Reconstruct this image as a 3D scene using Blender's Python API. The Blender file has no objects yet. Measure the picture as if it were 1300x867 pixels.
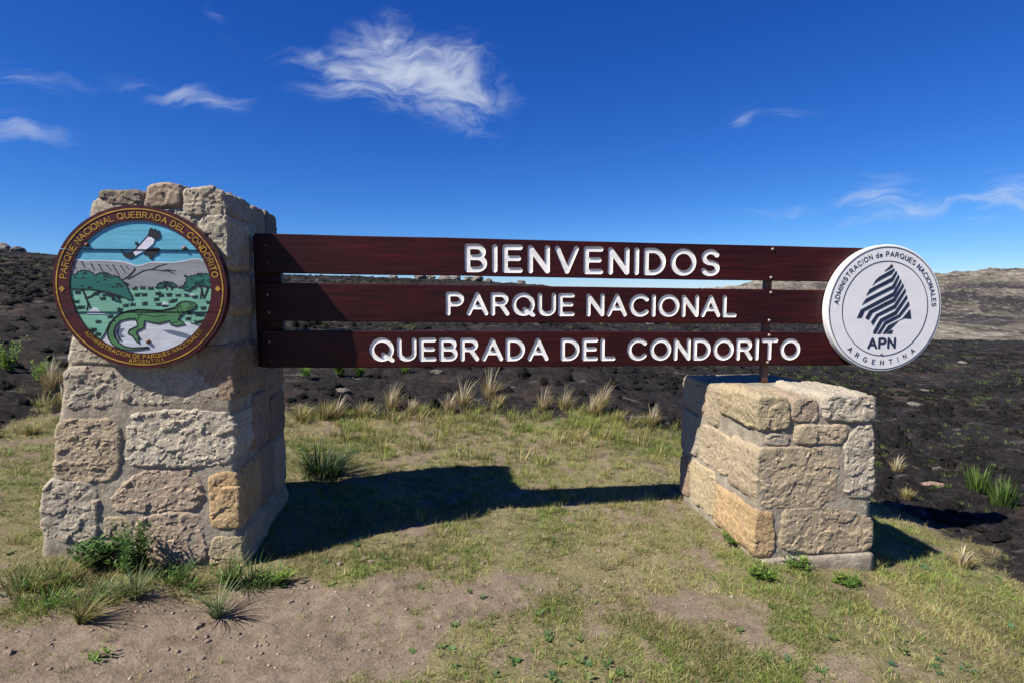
import bpy, math, random
import numpy as np
from mathutils import Vector, Matrix
from mathutils.geometry import delaunay_2d_cdt

random.seed(7)
rng = np.random.default_rng(7)
SC = bpy.context.scene
COL = SC.collection

# ------------------------------------------------------------------ camera
EYE = 1.55
PITCH = math.atan(62.5 / 700.0)
cam = bpy.data.cameras.new('camera')
cam.sensor_width = 36.0
cam.lens = 700.0 / 1300.0 * 36.0
cam.clip_start = 0.05
cam.clip_end = 20000
cam_o = bpy.data.objects.new('camera', cam)
COL.objects.link(cam_o)
cam_o.location = (0, 0, EYE)
cam_o.rotation_euler = (math.pi / 2 - PITCH, 0, 0)
SC.camera = cam_o

# the sign's own frame: a runs along the planks, b runs back from them
TH = math.radians(7.2)
E1 = Vector((math.cos(TH), math.sin(TH), 0))
E2 = Vector((-math.sin(TH), math.cos(TH), 0))
ORG = Vector((-1.543, 3.013, 0.0))
def W(a, b, z=0.0):
    return ORG + E1 * a + E2 * b + Vector((0, 0, z))

# ------------------------------------------------------------------ light
ray = (E1 * 0.83 + E2 * 0.40 + Vector((0, 0, -1))).normalized()
to_sun = -ray
elev = math.asin(to_sun.z)
azim = math.atan2(to_sun.x, to_sun.y)
sun = bpy.data.lights.new('sun', 'SUN')
sun.energy = 5.0
sun.angle = math.radians(0.53)
sun.color = (1.0, 0.93, 0.82)
sun_o = bpy.data.objects.new('sun', sun)
COL.objects.link(sun_o)
sun_o.rotation_euler = ray.to_track_quat('-Z', 'Y').to_euler()

world = bpy.data.worlds.new('World')
SC.world = world
world.use_nodes = True
wn = world.node_tree
wn.nodes.clear()
def wnode(t, **k):
    n = wn.nodes.new(t)
    for a, v in k.items():
        setattr(n, a, v)
    return n
def wl(a, b):
    wn.links.new(a, b)
def wmath(op, a, b=None, c=None, clamp=False):
    n = wnode('ShaderNodeMath', operation=op, use_clamp=clamp)
    for i, v in enumerate((a, b, c)):
        if v is None:
            continue
        if isinstance(v, (int, float)):
            n.inputs[i].default_value = v
        else:
            wl(v, n.inputs[i])
    return n.outputs[0]
out_w = wnode('ShaderNodeOutputWorld')
bg = wnode('ShaderNodeBackground')
bg.inputs[1].default_value = 0.075
sky = wnode('ShaderNodeTexSky', sky_type='NISHITA', sun_disc=False)
sky.sun_elevation = elev
sky.sun_rotation = azim
sky.altitude = 2200
sky.air_density = 1.0
sky.dust_density = 0.05
sky.ozone_density = 3.0
grade = wnode('ShaderNodeHueSaturation')
grade.inputs['Hue'].default_value = 0.5
grade.inputs['Saturation'].default_value = 1.16
grade.inputs['Value'].default_value = 1.0
wl(sky.outputs[0], grade.inputs['Color'])
# deep, saturated high-altitude blue (one grade for the whole sky)
gsep = wnode('ShaderNodeSeparateColor'); wl(grade.outputs[0], gsep.inputs[0])
gcomb = wnode('ShaderNodeCombineColor')
for i_, (k_, p_) in enumerate(((0.23, 1.395), (0.46, 1.149), (1.22, 0.848))):
    wl(wmath('MULTIPLY', wmath('POWER', gsep.outputs[i_], p_), k_), gcomb.inputs[i_])
# cirrus: a layer of streaky noise, thick only inside a few drifting patches
tc = wnode('ShaderNodeTexCoord')
sep = wnode('ShaderNodeSeparateXYZ')
wl(tc.outputs['Generated'], sep.inputs[0])
ysafe = wmath('MAXIMUM', sep.outputs[1], 0.02)
gx = wmath('DIVIDE', sep.outputs[0], ysafe)
gz_ = wmath('DIVIDE', sep.outputs[2], ysafe)
comb = wnode('ShaderNodeCombineXYZ')
wl(gx, comb.inputs[0]); wl(gz_, comb.inputs[1])
warp = wnode('ShaderNodeTexNoise')
warp.inputs['Scale'].default_value = 5.0
warp.inputs['Detail'].default_value = 4.0
wl(comb.outputs[0], warp.inputs['Vector'])
wsub = wnode('ShaderNodeVectorMath', operation='SUBTRACT')
wl(warp.outputs['Color'], wsub.inputs[0]); wsub.inputs[1].default_value = (0.5, 0.5, 0.5)
wsc = wnode('ShaderNodeVectorMath', operation='SCALE')
wl(wsub.outputs[0], wsc.inputs[0]); wsc.inputs['Scale'].default_value = 0.16
wadd = wnode('ShaderNodeVectorMath', operation='ADD')
wl(comb.outputs[0], wadd.inputs[0]); wl(wsc.outputs[0], wadd.inputs[1])
wsc2 = wnode('ShaderNodeVectorMath', operation='SCALE')
wl(wsub.outputs[0], wsc2.inputs[0]); wsc2.inputs['Scale'].default_value = 0.07
wadd2 = wnode('ShaderNodeVectorMath', operation='ADD')
wl(comb.outputs[0], wadd2.inputs[0]); wl(wsc2.outputs[0], wadd2.inputs[1])
def streak(rot, sx, sy, scale, detail=9.0, rough=0.62, dist=0.6):
    mp = wnode('ShaderNodeMapping')
    mp.inputs['Rotation'].default_value = (0, 0, rot)
    mp.inputs['Scale'].default_value = (sx, sy, 1)
    wl(wadd.outputs[0], mp.inputs['Vector'])
    n = wnode('ShaderNodeTexNoise')
    n.inputs['Scale'].default_value = scale
    n.inputs['Detail'].default_value = detail
    n.inputs['Roughness'].default_value = rough
    n.inputs['Distortion'].default_value = dist
    wl(mp.outputs[0], n.inputs['Vector'])
    return n.outputs['Fac']
st_a = streak(math.radians(28), 1.0, 3.0, 7.0, 10.0, 0.66, 0.9)
st_b = streak(math.radians(-30), 1.0, 3.2, 11.0, 8.0, 0.62, 0.5)
st_main = wmath('ADD', wmath('MULTIPLY', st_a, 0.66), wmath('MULTIPLY', st_b, 0.34))
st_flat = streak(math.radians(4), 1.0, 6.0, 6.0, 7.0, 0.6, 0.3)
def patch(cx, cz, rx, rz, rot, power=1.0):
    # soft elliptical region of the cloud layer
    s = wnode('ShaderNodeVectorMath', operation='SUBTRACT')
    wl(wadd2.outputs[0], s.inputs[0]); s.inputs[1].default_value = (cx, cz, 0)
    mp = wnode('ShaderNodeMapping')
    mp.inputs['Rotation'].default_value = (0, 0, -rot)
    wl(s.outputs[0], mp.inputs['Vector'])
    d = wnode('ShaderNodeVectorMath', operation='MULTIPLY')
    wl(mp.outputs[0], d.inputs[0]); d.inputs[1].default_value = (1 / rx, 1 / rz, 0)
    ln = wnode('ShaderNodeVectorMath', operation='LENGTH')
    wl(d.outputs[0], ln.inputs[0])
    v = wmath('SUBTRACT', 1.0, ln.outputs['Value'], clamp=True)
    return wmath('MULTIPLY', v, power)
R_ = math.radians
def total(vals):
    o = vals[0]
    for v in vals[1:]:
        o = wmath('MAXIMUM', o, v)
    return o
main_mask = total([patch(-0.20, 0.388, 0.16, 0.095, R_(-10), 1.1),
                   patch(-0.12, 0.365, 0.16, 0.095, R_(-16), 1.1),
                   patch(-0.29, 0.385, 0.17, 0.035, R_(-12), 0.85),
                   patch(-0.27, 0.35, 0.17, 0.030, R_(-4), 0.8),
                   patch(-0.215, 0.43, 0.05, 0.085, R_(-24), 0.7),
                   patch(-0.11, 0.325, 0.13, 0.045, R_(-30), 0.9)])
flat_mask = total([patch(-0.55, 0.335, 0.19, 0.034, R_(-12), 0.85),
                   patch(-0.87, 0.285, 0.13, 0.035, R_(-8), 0.75),
                   patch(-0.88, 0.37, 0.20, 0.04, R_(-10), 0.42),
                   patch(-0.50, 0.47, 0.09, 0.02, R_(-50), 0.3),
                   patch(0.415, 0.30, 0.045, 0.030, R_(20), 0.62),
                   patch(0.48, 0.305, 0.09, 0.014, R_(4), 0.45),
                   patch(0.65, 0.165, 0.13, 0.050, R_(4), 0.85),
                   patch(0.72, 0.145, 0.20, 0.030, R_(6), 0.7),
                   patch(0.90, 0.165, 0.20, 0.065, R_(6), 0.85),
                   patch(0.50, 0.145, 0.14, 0.018, R_(2), 0.5)])
def density(mask, st, lo, hi):
    x = wmath('ADD', wmath('MULTIPLY', mask, 0.55), wmath('MULTIPLY', wmath('SUBTRACT', st, 0.5), 2.0))
    mr = wnode('ShaderNodeMapRange', interpolation_type='SMOOTHSTEP')
    wl(x, mr.inputs['Value'])
    mr.inputs['From Min'].default_value = lo
    mr.inputs['From Max'].default_value = hi
    gate = wmath('MULTIPLY', mask, 1.8, clamp=True)
    return wmath('MULTIPLY', mr.outputs[0], gate)
d1 = wmath('MULTIPLY', density(main_mask, st_main, 0.0, 0.80), 0.82)
d2 = wmath('MULTIPLY', density(flat_mask, st_flat, 0.02, 1.0), 0.58)
cl = wmath('MAXIMUM', d1, d2, clamp=True)
front = wmath('GREATER_THAN', sep.outputs[1], 0.05)
cl = wmath('MULTIPLY', cl, front)
cmix = wnode('ShaderNodeMix', data_type='RGBA')
wl(cl, cmix.inputs['Factor'])
wl(gcomb.outputs[0], cmix.inputs['A'])
cmix.inputs['B'].default_value = (5.0, 5.5, 6.3, 1)
wl(cmix.outputs['Result'], bg.inputs[0])
wl(bg.outputs[0], out_w.inputs[0])
world.cycles.sampling_method = 'MANUAL'
world.cycles.sample_map_resolution = 512

SC.view_settings.view_transform = 'Standard'
SC.view_settings.look = 'None'
SC.view_settings.gamma = 1.0
SC.view_settings.exposure = 0.85
SC.render.engine = 'CYCLES'
SC.cycles.max_bounces = 6
SC.cycles.diffuse_bounces = 2

# ------------------------------------------------------------------ helpers
def tag(o, label=None, cat=None, group=None, kind=None):
    if label: o['label'] = label
    if cat: o['category'] = cat
    if group: o['group'] = group
    if kind: o['kind'] = kind
    return o
def link(name, me, mat=None, parent=None):
    o = bpy.data.objects.new(name, me)
    COL.objects.link(o)
    if mat is not None and not me.materials:
        me.materials.append(mat)
    if parent is not None:
        o.parent = parent
    return o
def empty(name, loc, rz=0.0):
    o = bpy.data.objects.new(name, None)
    o.empty_display_size = 0.1
    COL.objects.link(o)
    o.location = loc
    o.rotation_euler = (0, 0, rz)
    return o
def mesh_np(name, V, F, smooth=True, colors=None, attrs=None):
    """V (n,3), F (m,k) uniform polygons"""
    V = np.asarray(V, np.float32); F = np.asarray(F, np.int32)
    me = bpy.data.meshes.new(name)
    m, k = F.shape
    me.vertices.add(len(V)); me.vertices.foreach_set('co', V.ravel())
    me.loops.add(m * k); me.loops.foreach_set('vertex_index', F.ravel())
    me.polygons.add(m)
    me.polygons.foreach_set('loop_start', np.arange(0, m * k, k, dtype=np.int32))
    if smooth:
        me.polygons.foreach_set('use_smooth', np.ones(m, bool))
    me.update(calc_edges=True)
    if colors is not None:
        a = me.attributes.new('col', 'FLOAT_COLOR', 'POINT')
        c = np.ones((len(V), 4), np.float32); c[:, :3] = colors
        a.data.foreach_set('color', c.ravel())
    if attrs:
        for n_, vals in attrs.items():
            a = me.attributes.new(n_, 'FLOAT', 'POINT')
            a.data.foreach_set('value', np.asarray(vals, np.float32))
    me.validate()
    return me
def mesh_py(name, V, F, smooth=False):
    me = bpy.data.meshes.new(name)
    me.from_pydata([tuple(v) for v in V], [], F)
    if smooth:
        for p in me.polygons: p.use_smooth = True
    me.update()
    return me

# value noise in numpy
def _hash(ix, iy, iz, seed):
    h = (ix.astype(np.int64) * 374761393 + iy.astype(np.int64) * 668265263 + iz.astype(np.int64) * 2147483647 + seed * 974634777) & 0xFFFFFFFF
    h = ((h ^ (h >> 13)) * 1274126177) & 0xFFFFFFFF
    h = (h ^ (h >> 16)) & 0xFFFFFFFF
    return h.astype(np.float64) / 4294967295.0
def vnoise(P, seed=0):
    P = np.asarray(P, float)
    I = np.floor(P).astype(np.int64); f = P - I; f = f * f * f * (f * (f * 6 - 15) + 10)
    r = 0
    for dx in (0, 1):
        for dy in (0, 1):
            for dz in (0, 1):
                w = (f[:, 0] if dx else 1 - f[:, 0]) * (f[:, 1] if dy else 1 - f[:, 1]) * (f[:, 2] if dz else 1 - f[:, 2])
                r = r + w * _hash(I[:, 0] + dx, I[:, 1] + dy, I[:, 2] + dz, seed)
    return r * 2 - 1
def fbm(P, freq, octv=4, gain=0.5, seed=0):
    P = np.asarray(P, float) * freq; r = 0; a = 1.0
    for o in range(octv):
        r = r + a * vnoise(P + 17.3 * o, seed + o * 11); P = P * 2.03; a *= gain
    return r
def facets(P, freq, tilt, step, seed=0):
    """broken-stone relief: every cell is a small tilted plane"""
    P = np.asarray(P, float) * freq; I = np.floor(P).astype(np.int64)
    best = np.full(len(P), 1e9); h = np.zeros(len(P))
    for dx in (-1, 0, 1):
        for dy in (-1, 0, 1):
            for dz in (-1, 0, 1):
                J = I + [dx, dy, dz]
                R = [_hash(J[:, 0], J[:, 1], J[:, 2], seed + k) for k in range(7)]
                C = J + np.stack(R[:3], 1); D = P - C; d2 = (D * D).sum(1)
                hh = step * (R[3] - .5) + tilt / freq * ((R[4] - .5) * D[:, 0] + (R[5] - .5) * D[:, 1] + (R[6] - .5) * D[:, 2]) * 2
                m = d2 < best; best = np.where(m, d2, best); h = np.where(m, hh, h)
    return h
def fbm2(x, y, freq, octv=4, gain=0.5, seed=0):
    x = np.asarray(x, float); y = np.asarray(y, float)
    return fbm(np.stack([x.ravel(), y.ravel(), np.zeros(x.size)], 1), freq, octv, gain, seed).reshape(x.shape)
def sstep(x, a, b):
    t = np.clip((np.asarray(x, float) - a) / (b - a), 0, 1)
    return t * t * (3 - 2 * t)

# ------------------------------------------------------------------ materials
class NT:
    def __init__(s, name):
        s.m = bpy.data.materials.new(name); s.m.use_nodes = True
        s.t = s.m.node_tree; s.b = s.t.nodes['Principled BSDF']; s._c = None
    def n(s, t, **k):
        x = s.t.nodes.new(t)
        for a, v in k.items(): setattr(x, a, v)
        return x
    def l(s, a, b): s.t.links.new(a, b)
    def co(s, scale=(1, 1, 1), kind='Object', rot=(0, 0, 0)):
        if s._c is None: s._c = s.n('ShaderNodeTexCoord')
        mp = s.n('ShaderNodeMapping'); mp.inputs['Scale'].default_value = scale; mp.inputs['Rotation'].default_value = rot
        s.l(s._c.outputs[kind], mp.inputs['Vector']); return mp.outputs[0]
    def noise(s, vec, scale, detail=4, rough=0.55, dist=0.0):
        x = s.n('ShaderNodeTexNoise'); s.l(vec, x.inputs['Vector'])
        x.inputs['Scale'].default_value = scale; x.inputs['Detail'].default_value = detail
        x.inputs['Roughness'].default_value = rough; x.inputs['Distortion'].default_value = dist
        return x.outputs['Fac']
    def voro(s, vec, scale, feature='F1'):
        x = s.n('ShaderNodeTexVoronoi', feature=feature); s.l(vec, x.inputs['Vector']); x.inputs['Scale'].default_value = scale
        return x.outputs['Distance']
    def ramp(s, fac, stops):
        x = s.n('ShaderNodeValToRGB'); s.l(fac, x.inputs['Fac'])
        e = x.color_ramp.elements
        while len(e) < len(stops): e.new(0.5)
        for q, (p, c) in zip(e, stops):
            q.position = p; q.color = (c, c, c, 1) if isinstance(c, (int, float)) else (*c, 1)
        return x.outputs['Color']
    def mix(s, fac, a, b, mode='MIX'):
        x = s.n('ShaderNodeMix', data_type='RGBA', blend_type=mode)
        for v, sock in ((fac, 'Factor'), (a, 'A'), (b, 'B')):
            if isinstance(v, (int, float)) and sock == 'Factor': x.inputs[sock].default_value = v
            elif isinstance(v, tuple): x.inputs[sock].default_value = (*v, 1)
            else: s.l(v, x.inputs[sock])
        return x.outputs['Result']
    def math(s, op, a, b=None, clamp=False):
        x = s.n('ShaderNodeMath', operation=op, use_clamp=clamp)
        for i, v in enumerate((a, b)):
            if v is None: continue
            if isinstance(v, (int, float)): x.inputs[i].default_value = v
            else: s.l(v, x.inputs[i])
        return x.outputs[0]
    def bump(s, h, strength, dist, prev=None):
        x = s.n('ShaderNodeBump'); x.inputs['Strength'].default_value = strength; x.inputs['Distance'].default_value = dist
        s.l(h, x.inputs['Height'])
        if prev is not None: s.l(prev, x.inputs['Normal'])
        return x.outputs['Normal']
    def done(s, col=None, rough=0.8, normal=None, spec=None, coat=None):
        if col is not None:
            if isinstance(col, tuple): s.b.inputs['Base Color'].default_value = (*col, 1)
            else: s.l(col, s.b.inputs['Base Color'])
        if isinstance(rough, (int, float)): s.b.inputs['Roughness'].default_value = rough
        else: s.l(rough, s.b.inputs['Roughness'])
        if normal is not None: s.l(normal, s.b.inputs['Normal'])
        if spec is not None: s.b.inputs['Specular IOR Level'].default_value = spec
        if coat is not None:
            s.b.inputs['Coat Weight'].default_value = coat; s.b.inputs['Coat Roughness'].default_value = 0.2
        return s.m

def mat_stone():
    t = NT('weathered_stone'); c = t.co()
    oi = t.n('ShaderNodeObjectInfo')
    n1 = t.noise(c, 5, 5, 0.6); n2 = t.noise(c, 38, 5, 0.65); n3 = t.noise(c, 150, 3, 0.6)
    col = t.mix(1.0, oi.outputs['Color'], t.ramp(n1, [(0.25, 0.82), (0.5, 0.97), (0.75, (1.12, 1.08, 1.02))]), 'MULTIPLY')
    col = t.mix(1.0, col, t.ramp(n2, [(0.28, 0.66), (0.5, 0.97), (0.72, 1.2)]), 'MULTIPLY')
    col = t.mix(1.0, col, t.ramp(n3, [(0.3, 0.72), (0.7, 1.22)]), 'MULTIPLY')
    # mineral stain and grey lichen with shapes of their own
    st = t.ramp(t.noise(c, 9, 4, 0.6, 1.0), [(0.58, 0.0), (0.72, 0.5)])
    col = t.mix(st, col, (0.45, 0.33, 0.22))
    li = t.ramp(t.noise(c, 14, 6, 0.7), [(0.64, 0.0), (0.72, 0.4)])
    col = t.mix(li, col, (0.17, 0.16, 0.145))
    pit = t.voro(c, 62)
    h = t.bump(t.noise(c, 45, 8, 0.75), 0.9, 0.012)
    h = t.bump(pit, 0.15, 0.004, h)
    h = t.bump(n3, 0.6, 0.004, h)
    return t.done(col, 0.92, h, 0.2)
def mat_mortar():
    t = NT('cement_mortar'); c = t.co()
    n1 = t.noise(c, 6, 5, 0.6); n2 = t.noise(c, 90, 4, 0.6)
    col = t.ramp(n1, [(0.25, (0.225, 0.19, 0.145)), (0.5, (0.31, 0.27, 0.21)), (0.75, (0.385, 0.345, 0.28))])
    col = t.mix(1.0, col, t.ramp(n2, [(0.3, 0.78), (0.7, 1.18)]), 'MULTIPLY')
    crk = t.ramp(t.noise(c, 3.5, 6, 0.6, 1.5), [(0.485, 1.0), (0.5, 0.0), (0.515, 1.0)])
    col = t.mix(1.0, col, t.ramp(t.noise(c, 18, 5, 0.7), [(0.3, 0.72), (0.6, 1.05)]), 'MULTIPLY')
    h = t.bump(t.noise(c, 22, 7, 0.7), 0.9, 0.016)
    h = t.bump(crk, 0.35, 0.004, h)
    h = t.bump(n2, 0.6, 0.004, h)
    return t.done(col, 0.95, h, 0.15)
def mat_plank():
    t = NT('varnished_dark_wood')
    c = t.co((1.6, 12, 26))
    g1 = t.noise(c, 1.2, 6, 0.62, 1.2); g2 = t.noise(t.co((3, 30, 120)), 1.0, 3, 0.6, 0.3)
    big = t.noise(t.co((1.1, 1, 2.2)), 1.3, 3, 0.5)
    col = t.ramp(g1, [(0.22, (0.012, 0.0028, 0.0032)), (0.5, (0.029, 0.0042, 0.0050)), (0.72, (0.050, 0.0068, 0.0060)), (0.9, (0.085, 0.014, 0.009))])
    col = t.mix(1.0, col, t.ramp(g2, [(0.3, 0.6), (0.7, 1.3)]), 'MULTIPLY')
    col = t.mix(1.0, col, t.ramp(big, [(0.3, (0.62, 0.66, 0.8)), (0.7, (1.35, 1.2, 1.0))]), 'MULTIPLY')
    r = t.math('ADD', t.math('MULTIPLY', t.noise(c, 3.0, 4, 0.6), 0.35), 0.28)
    h = t.bump(g2, 0.25, 0.002)
    return t.done(col, r, h, 0.22)
def mat_paint(name, col, rough=0.5, grain=0.12, var=0.16, board=True):
    t = NT(name); c = t.co((5, 30, 60)) if board else t.co((1, 1, 1))
    n = t.noise(c, 1.0 if board else 12, 5, 0.6, 0.4); n2 = t.noise(t.co(), 9, 4, 0.6)
    cc = t.mix(1.0, col, t.ramp(n, [(0.3, 1 - var), (0.7, 1 + var * 0.6)]), 'MULTIPLY')
    cc = t.mix(1.0, cc, t.ramp(n2, [(0.3, 1 - var), (0.7, 1 + var * 0.4)]), 'MULTIPLY')
    h = t.bump(n, grain, 0.003)
    return t.done(cc, rough, h, 0.35)
def mat_metal(name, col, rough=0.45, rust=0.0):
    t = NT(name); c = t.co()
    n = t.noise(c, 30, 5, 0.65)
    cc = t.mix(t.ramp(n, [(0.5 - 0.25 * rust, 0.0), (0.66, 1.0)]), col, (0.12, 0.045, 0.02)) if rust else t.mix(1.0, col, t.ramp(n, [(0.3, 0.7), (0.7, 1.15)]), 'MULTIPLY')
    m = t.done(cc, rough, t.bump(n, 0.3, 0.002), 0.5)
    t.b.inputs['Metallic'].default_value = 0.55
    return m
def mat_foliage(name, rough=0.6, trans=0.25):
    t = NT(name)
    a = t.n('ShaderNodeAttribute', attribute_name='col')
    n = t.noise(t.co(), 30, 2)
    col = t.mix(1.0, a.outputs['Color'], t.ramp(n, [(0.3, 0.8), (0.7, 1.15)]), 'MULTIPLY')
    m = t.done(col, rough, None, 0.3)
    tr = t.n('ShaderNodeBsdfTranslucent'); t.l(col, tr.inputs['Color'])
    mx = t.n('ShaderNodeMixShader'); mx.inputs[0].default_value = trans
    o = t.t.nodes['Material Output']
    t.l(t.b.outputs[0], mx.inputs[1]); t.l(tr.outputs[0], mx.inputs[2]); t.l(mx.outputs[0], o.inputs['Surface'])
    return m
def mat_ground():
    t = NT('highland_ground'); c = t.co()
    burnt = t.n('ShaderNodeAttribute', attribute_name='burnt').outputs['Fac']
    bare = t.n('ShaderNodeAttribute', attribute_name='bare').outputs['Fac']
    n1 = t.noise(c, 2.2, 5, 0.6); n2 = t.noise(c, 14, 5, 0.65); n3 = t.noise(c, 75, 4, 0.65); n4 = t.noise(c, 0.6, 5, 0.6, 0.6)
    soil = t.ramp(n2, [(0.25, (0.125, 0.093, 0.066)), (0.5, (0.185, 0.143, 0.105)), (0.78, (0.25, 0.20, 0.152))])
    soil = t.mix(1.0, soil, t.ramp(n3, [(0.25, 0.6), (0.5, 1.0), (0.75, 1.25)]), 'MULTIPLY')
    soil = t.mix(1.0, soil, t.ramp(n1, [(0.3, 0.82), (0.7, 1.1)]), 'MULTIPLY')
    lit = t.ramp(n3, [(0.25, (0.065, 0.055, 0.028)), (0.45, (0.145, 0.122, 0.066)), (0.6, (0.23, 0.195, 0.115)), (0.78, (0.35, 0.30, 0.19))])
    moss = t.ramp(n2, [(0.3, (0.075, 0.092, 0.028)), (0.7, (0.15, 0.145, 0.055))])
    lit = t.mix(t.ramp(n1, [(0.36, 0.05), (0.62, 0.5)]), lit, moss)
    near = t.mix(bare, lit, soil)
    ash = t.ramp(t.noise(t.co((0.45, 1.3, 1)), 3.0, 6, 0.66, 0.8), [(0.58, 0.0), (0.68, 0.75)])
    blk = t.ramp(n2, [(0.3, (0.007, 0.0064, 0.0062)), (0.5, (0.016, 0.0142, 0.0136)), (0.75, (0.038, 0.033, 0.030))])
    blk = t.mix(t.ramp(n4, [(0.53, 0.0), (0.68, 0.7)]), blk, (0.066, 0.049, 0.038))
    blk = t.mix(ash, blk, (0.13, 0.117, 0.107))
    blk = t.mix(1.0, blk, t.ramp(n3, [(0.3, 0.6), (0.7, 1.35)]), 'MULTIPLY')
    edge = t.ramp(t.math('ADD', burnt, t.math('MULTIPLY', t.math('SUBTRACT', n2, 0.5), 0.9)), [(0.40, 0.0), (0.60, 1.0)])
    col = t.mix(edge, near, blk)
    h = t.bump(n2, 0.5, 0.02)
    h = t.bump(n3, 0.8, 0.008, h)
    h = t.bump(t.noise(c, 260, 3, 0.6), 0.6, 0.003, h)
    return t.done(col, 0.95, h, 0.12)
def mat_hills():
    t = NT('dry_rocky_hillside'); c = t.co()
    n1 = t.noise(t.co((1, 0.8, 1)), 0.012, 7, 0.62, 0.5); n2 = t.noise(t.co((1.0, 0.7, 2)), 0.045, 9, 0.72); n3 = t.noise(t.co((1, .5, 1)), 0.30, 5, 0.75)
    bb = t.n('ShaderNodeAttribute', attribute_name='burnt').outputs['Fac']
    col = t.ramp(n2, [(0.38, (0.06, 0.056, 0.046)), (0.47, (0.15, 0.134, 0.106)), (0.54, (0.225, 0.20, 0.16)), (0.66, (0.36, 0.33, 0.275))])
    col = t.mix(1.0, col, t.ramp(n3, [(0.36, 0.45), (0.64, 1.3)]), 'MULTIPLY')
    bk = t.ramp(t.math('ADD', t.math('MULTIPLY', n1, 0.55), t.math('MULTIPLY', n2, 0.45)), [(0.475, 0.0), (0.505, 0.95)])
    bk = t.mix(1.0, bk, bb, 'MULTIPLY')
    col = t.mix(bk, col, (0.038, 0.034, 0.036))
    rk = t.ramp(t.voro(c, 0.16), [(0.1, 0.5), (0.35, 0.0)])
    col = t.mix(rk, col, (0.36, 0.335, 0.30))
    h = t.bump(n2, 1.0, 5.0); h = t.bump(n3, 1.0, 1.2, h)
    return t.done(col, 0.95, h, 0.1)
def mat_rock(name, lo, hi):
    t = NT(name); c = t.co(kind='Object')
    n = t.noise(c, 7, 6, 0.65); n2 = t.noise(c, 40, 4, 0.6)
    col = t.ramp(n, [(0.3, lo), (0.7, hi)])
    col = t.mix(1.0, col, t.ramp(n2, [(0.3, 0.7), (0.7, 1.2)]), 'MULTIPLY')
    return t.done(col, 0.92, t.bump(n2, 0.6, 0.02), 0.15)

M = dict(
    stone=mat_stone(), mortar=mat_mortar(), plank=mat_plank(), ground=mat_ground(), hills=mat_hills(),
    white=mat_paint('white_letter_paint', (0.80, 0.79, 0.77), 0.6, 0.08, 0.14),
    disc_white=mat_paint('white_sign_paint', (0.68, 0.68, 0.70), 0.45, 0.03, 0.05, False),
    navy=mat_paint('navy_paint', (0.016, 0.026, 0.055), 0.45),
    maroon=mat_paint('maroon_varnish', (0.060, 0.0125, 0.014), 0.38, 0.3, 0.35),
    gold=mat_paint('gold_paint', (0.46, 0.27, 0.03), 0.5, 0.15, 0.5),
    p_sky=mat_paint('sky_blue_paint', (0.105, 0.37, 0.52), 0.5, 0.5),
    p_grey=mat_paint('hill_grey_paint', (0.235, 0.245, 0.265), 0.5, 0.5),
    p_green=mat_paint('meadow_green_paint', (0.15, 0.36, 0.265), 0.5, 0.4),
    p_dgreen=mat_paint('tree_green_paint', (0.014, 0.115, 0.095), 0.5, 0.4),
    p_liz=mat_paint('lizard_green_paint', (0.062, 0.18, 0.075), 0.5, 0.4),
    p_rock=mat_paint('pale_rock_paint', (0.47, 0.50, 0.55), 0.5, 0.4),
    p_shade=mat_paint('slate_blue_paint', (0.12, 0.15, 0.21), 0.5, 0.4),
    p_black=mat_paint('black_line_paint', (0.012, 0.014, 0.016), 0.5, 0.2),
    p_lilac=mat_paint('pale_lilac_paint', (0.62, 0.62, 0.72), 0.5, 0.2),
    rust=mat_metal('rusty_painted_steel', (0.20, 0.12, 0.095), 0.6, 0.5),
    bolt=mat_metal('dull_bolt_steel', (0.26, 0.22, 0.19), 0.55),
    bolt_rust=mat_metal('rusty_bolt', (0.16, 0.09, 0.055), 0.6, 0.4),
    foliage=mat_foliage('foliage', 0.6, 0.36), straw=mat_foliage('straw', 0.7, 0.3),
    char=mat_rock('charred_tussock', (0.0045, 0.0042, 0.0042), (0.015, 0.0135, 0.013)),
    pebble=mat_rock('pebble_stone', (0.20, 0.145, 0.115), (0.42, 0.33, 0.27)),
    boulder=mat_rock('granite_boulder', (0.09, 0.08, 0.07), (0.24, 0.215, 0.185)),
    redrock=mat_rock('reddish_rock', (0.24, 0.15, 0.11), (0.42, 0.31, 0.25)),
)

# ------------------------------------------------------------------ terrain
_nk = np.array([[-9, .75], [-6, .5], [-4, .33], [-1, .12], [-.3, .04], [0.2, -.01], [2, -.06], [2.96, -.03], [3.7, -.125], [4.4, -.27], [6, -.52], [9, -.85], [14, -1.1]])
def _px2u(x): return (x - 650.0) / 700.0
_rk = np.array([[-700, 300], [-200, 306], [0, 318], [60, 323], [200, 338], [340, 349], [465, 352], [600, 357], [680, 362], [800, 374], [900, 388], [1000, 404], [1120, 424], [1200, 432], [1300, 432], [1700, 436], [2200, 440]])
RIDGE = 46.0
_bk = np.array([[-4.6, 4.7], [-4.9, 5.7], [-2.8, 6.7], [-1.5, 6.8], [0.47, 6.5], [1.83, 6.25], [3.05, 5.1], [3.35, 4.25], [3.6, 3.55], [4.2, 2.6]])
_bu = _bk[:, 0] / _bk[:, 1]
def gz(x, y):
    x = np.asarray(x, float); y = np.asarray(y, float)
    dx = x - ORG.x; dy = y - ORG.y
    a = dx * E1.x + dy * E1.y
    near = np.interp(a, _nk[:, 0], _nk[:, 1])
    u = x / np.maximum(y, 0.5)
    zr = EYE + RIDGE * (371 - np.interp(650 + 700 * np.clip(u, -1.9, 2.2), _rk[:, 0], _rk[:, 1])) / 700.0
    yy = np.where(y > 0, y, 0)
    t = np.clip((yy - 5.0) / (RIDGE - 5.0), 0, 1)
    z = near * (1 - t) + zr * t
    z = z - np.clip(y - RIDGE, 0, None) * 0.55
    return np.maximum(z, -42)
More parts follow.
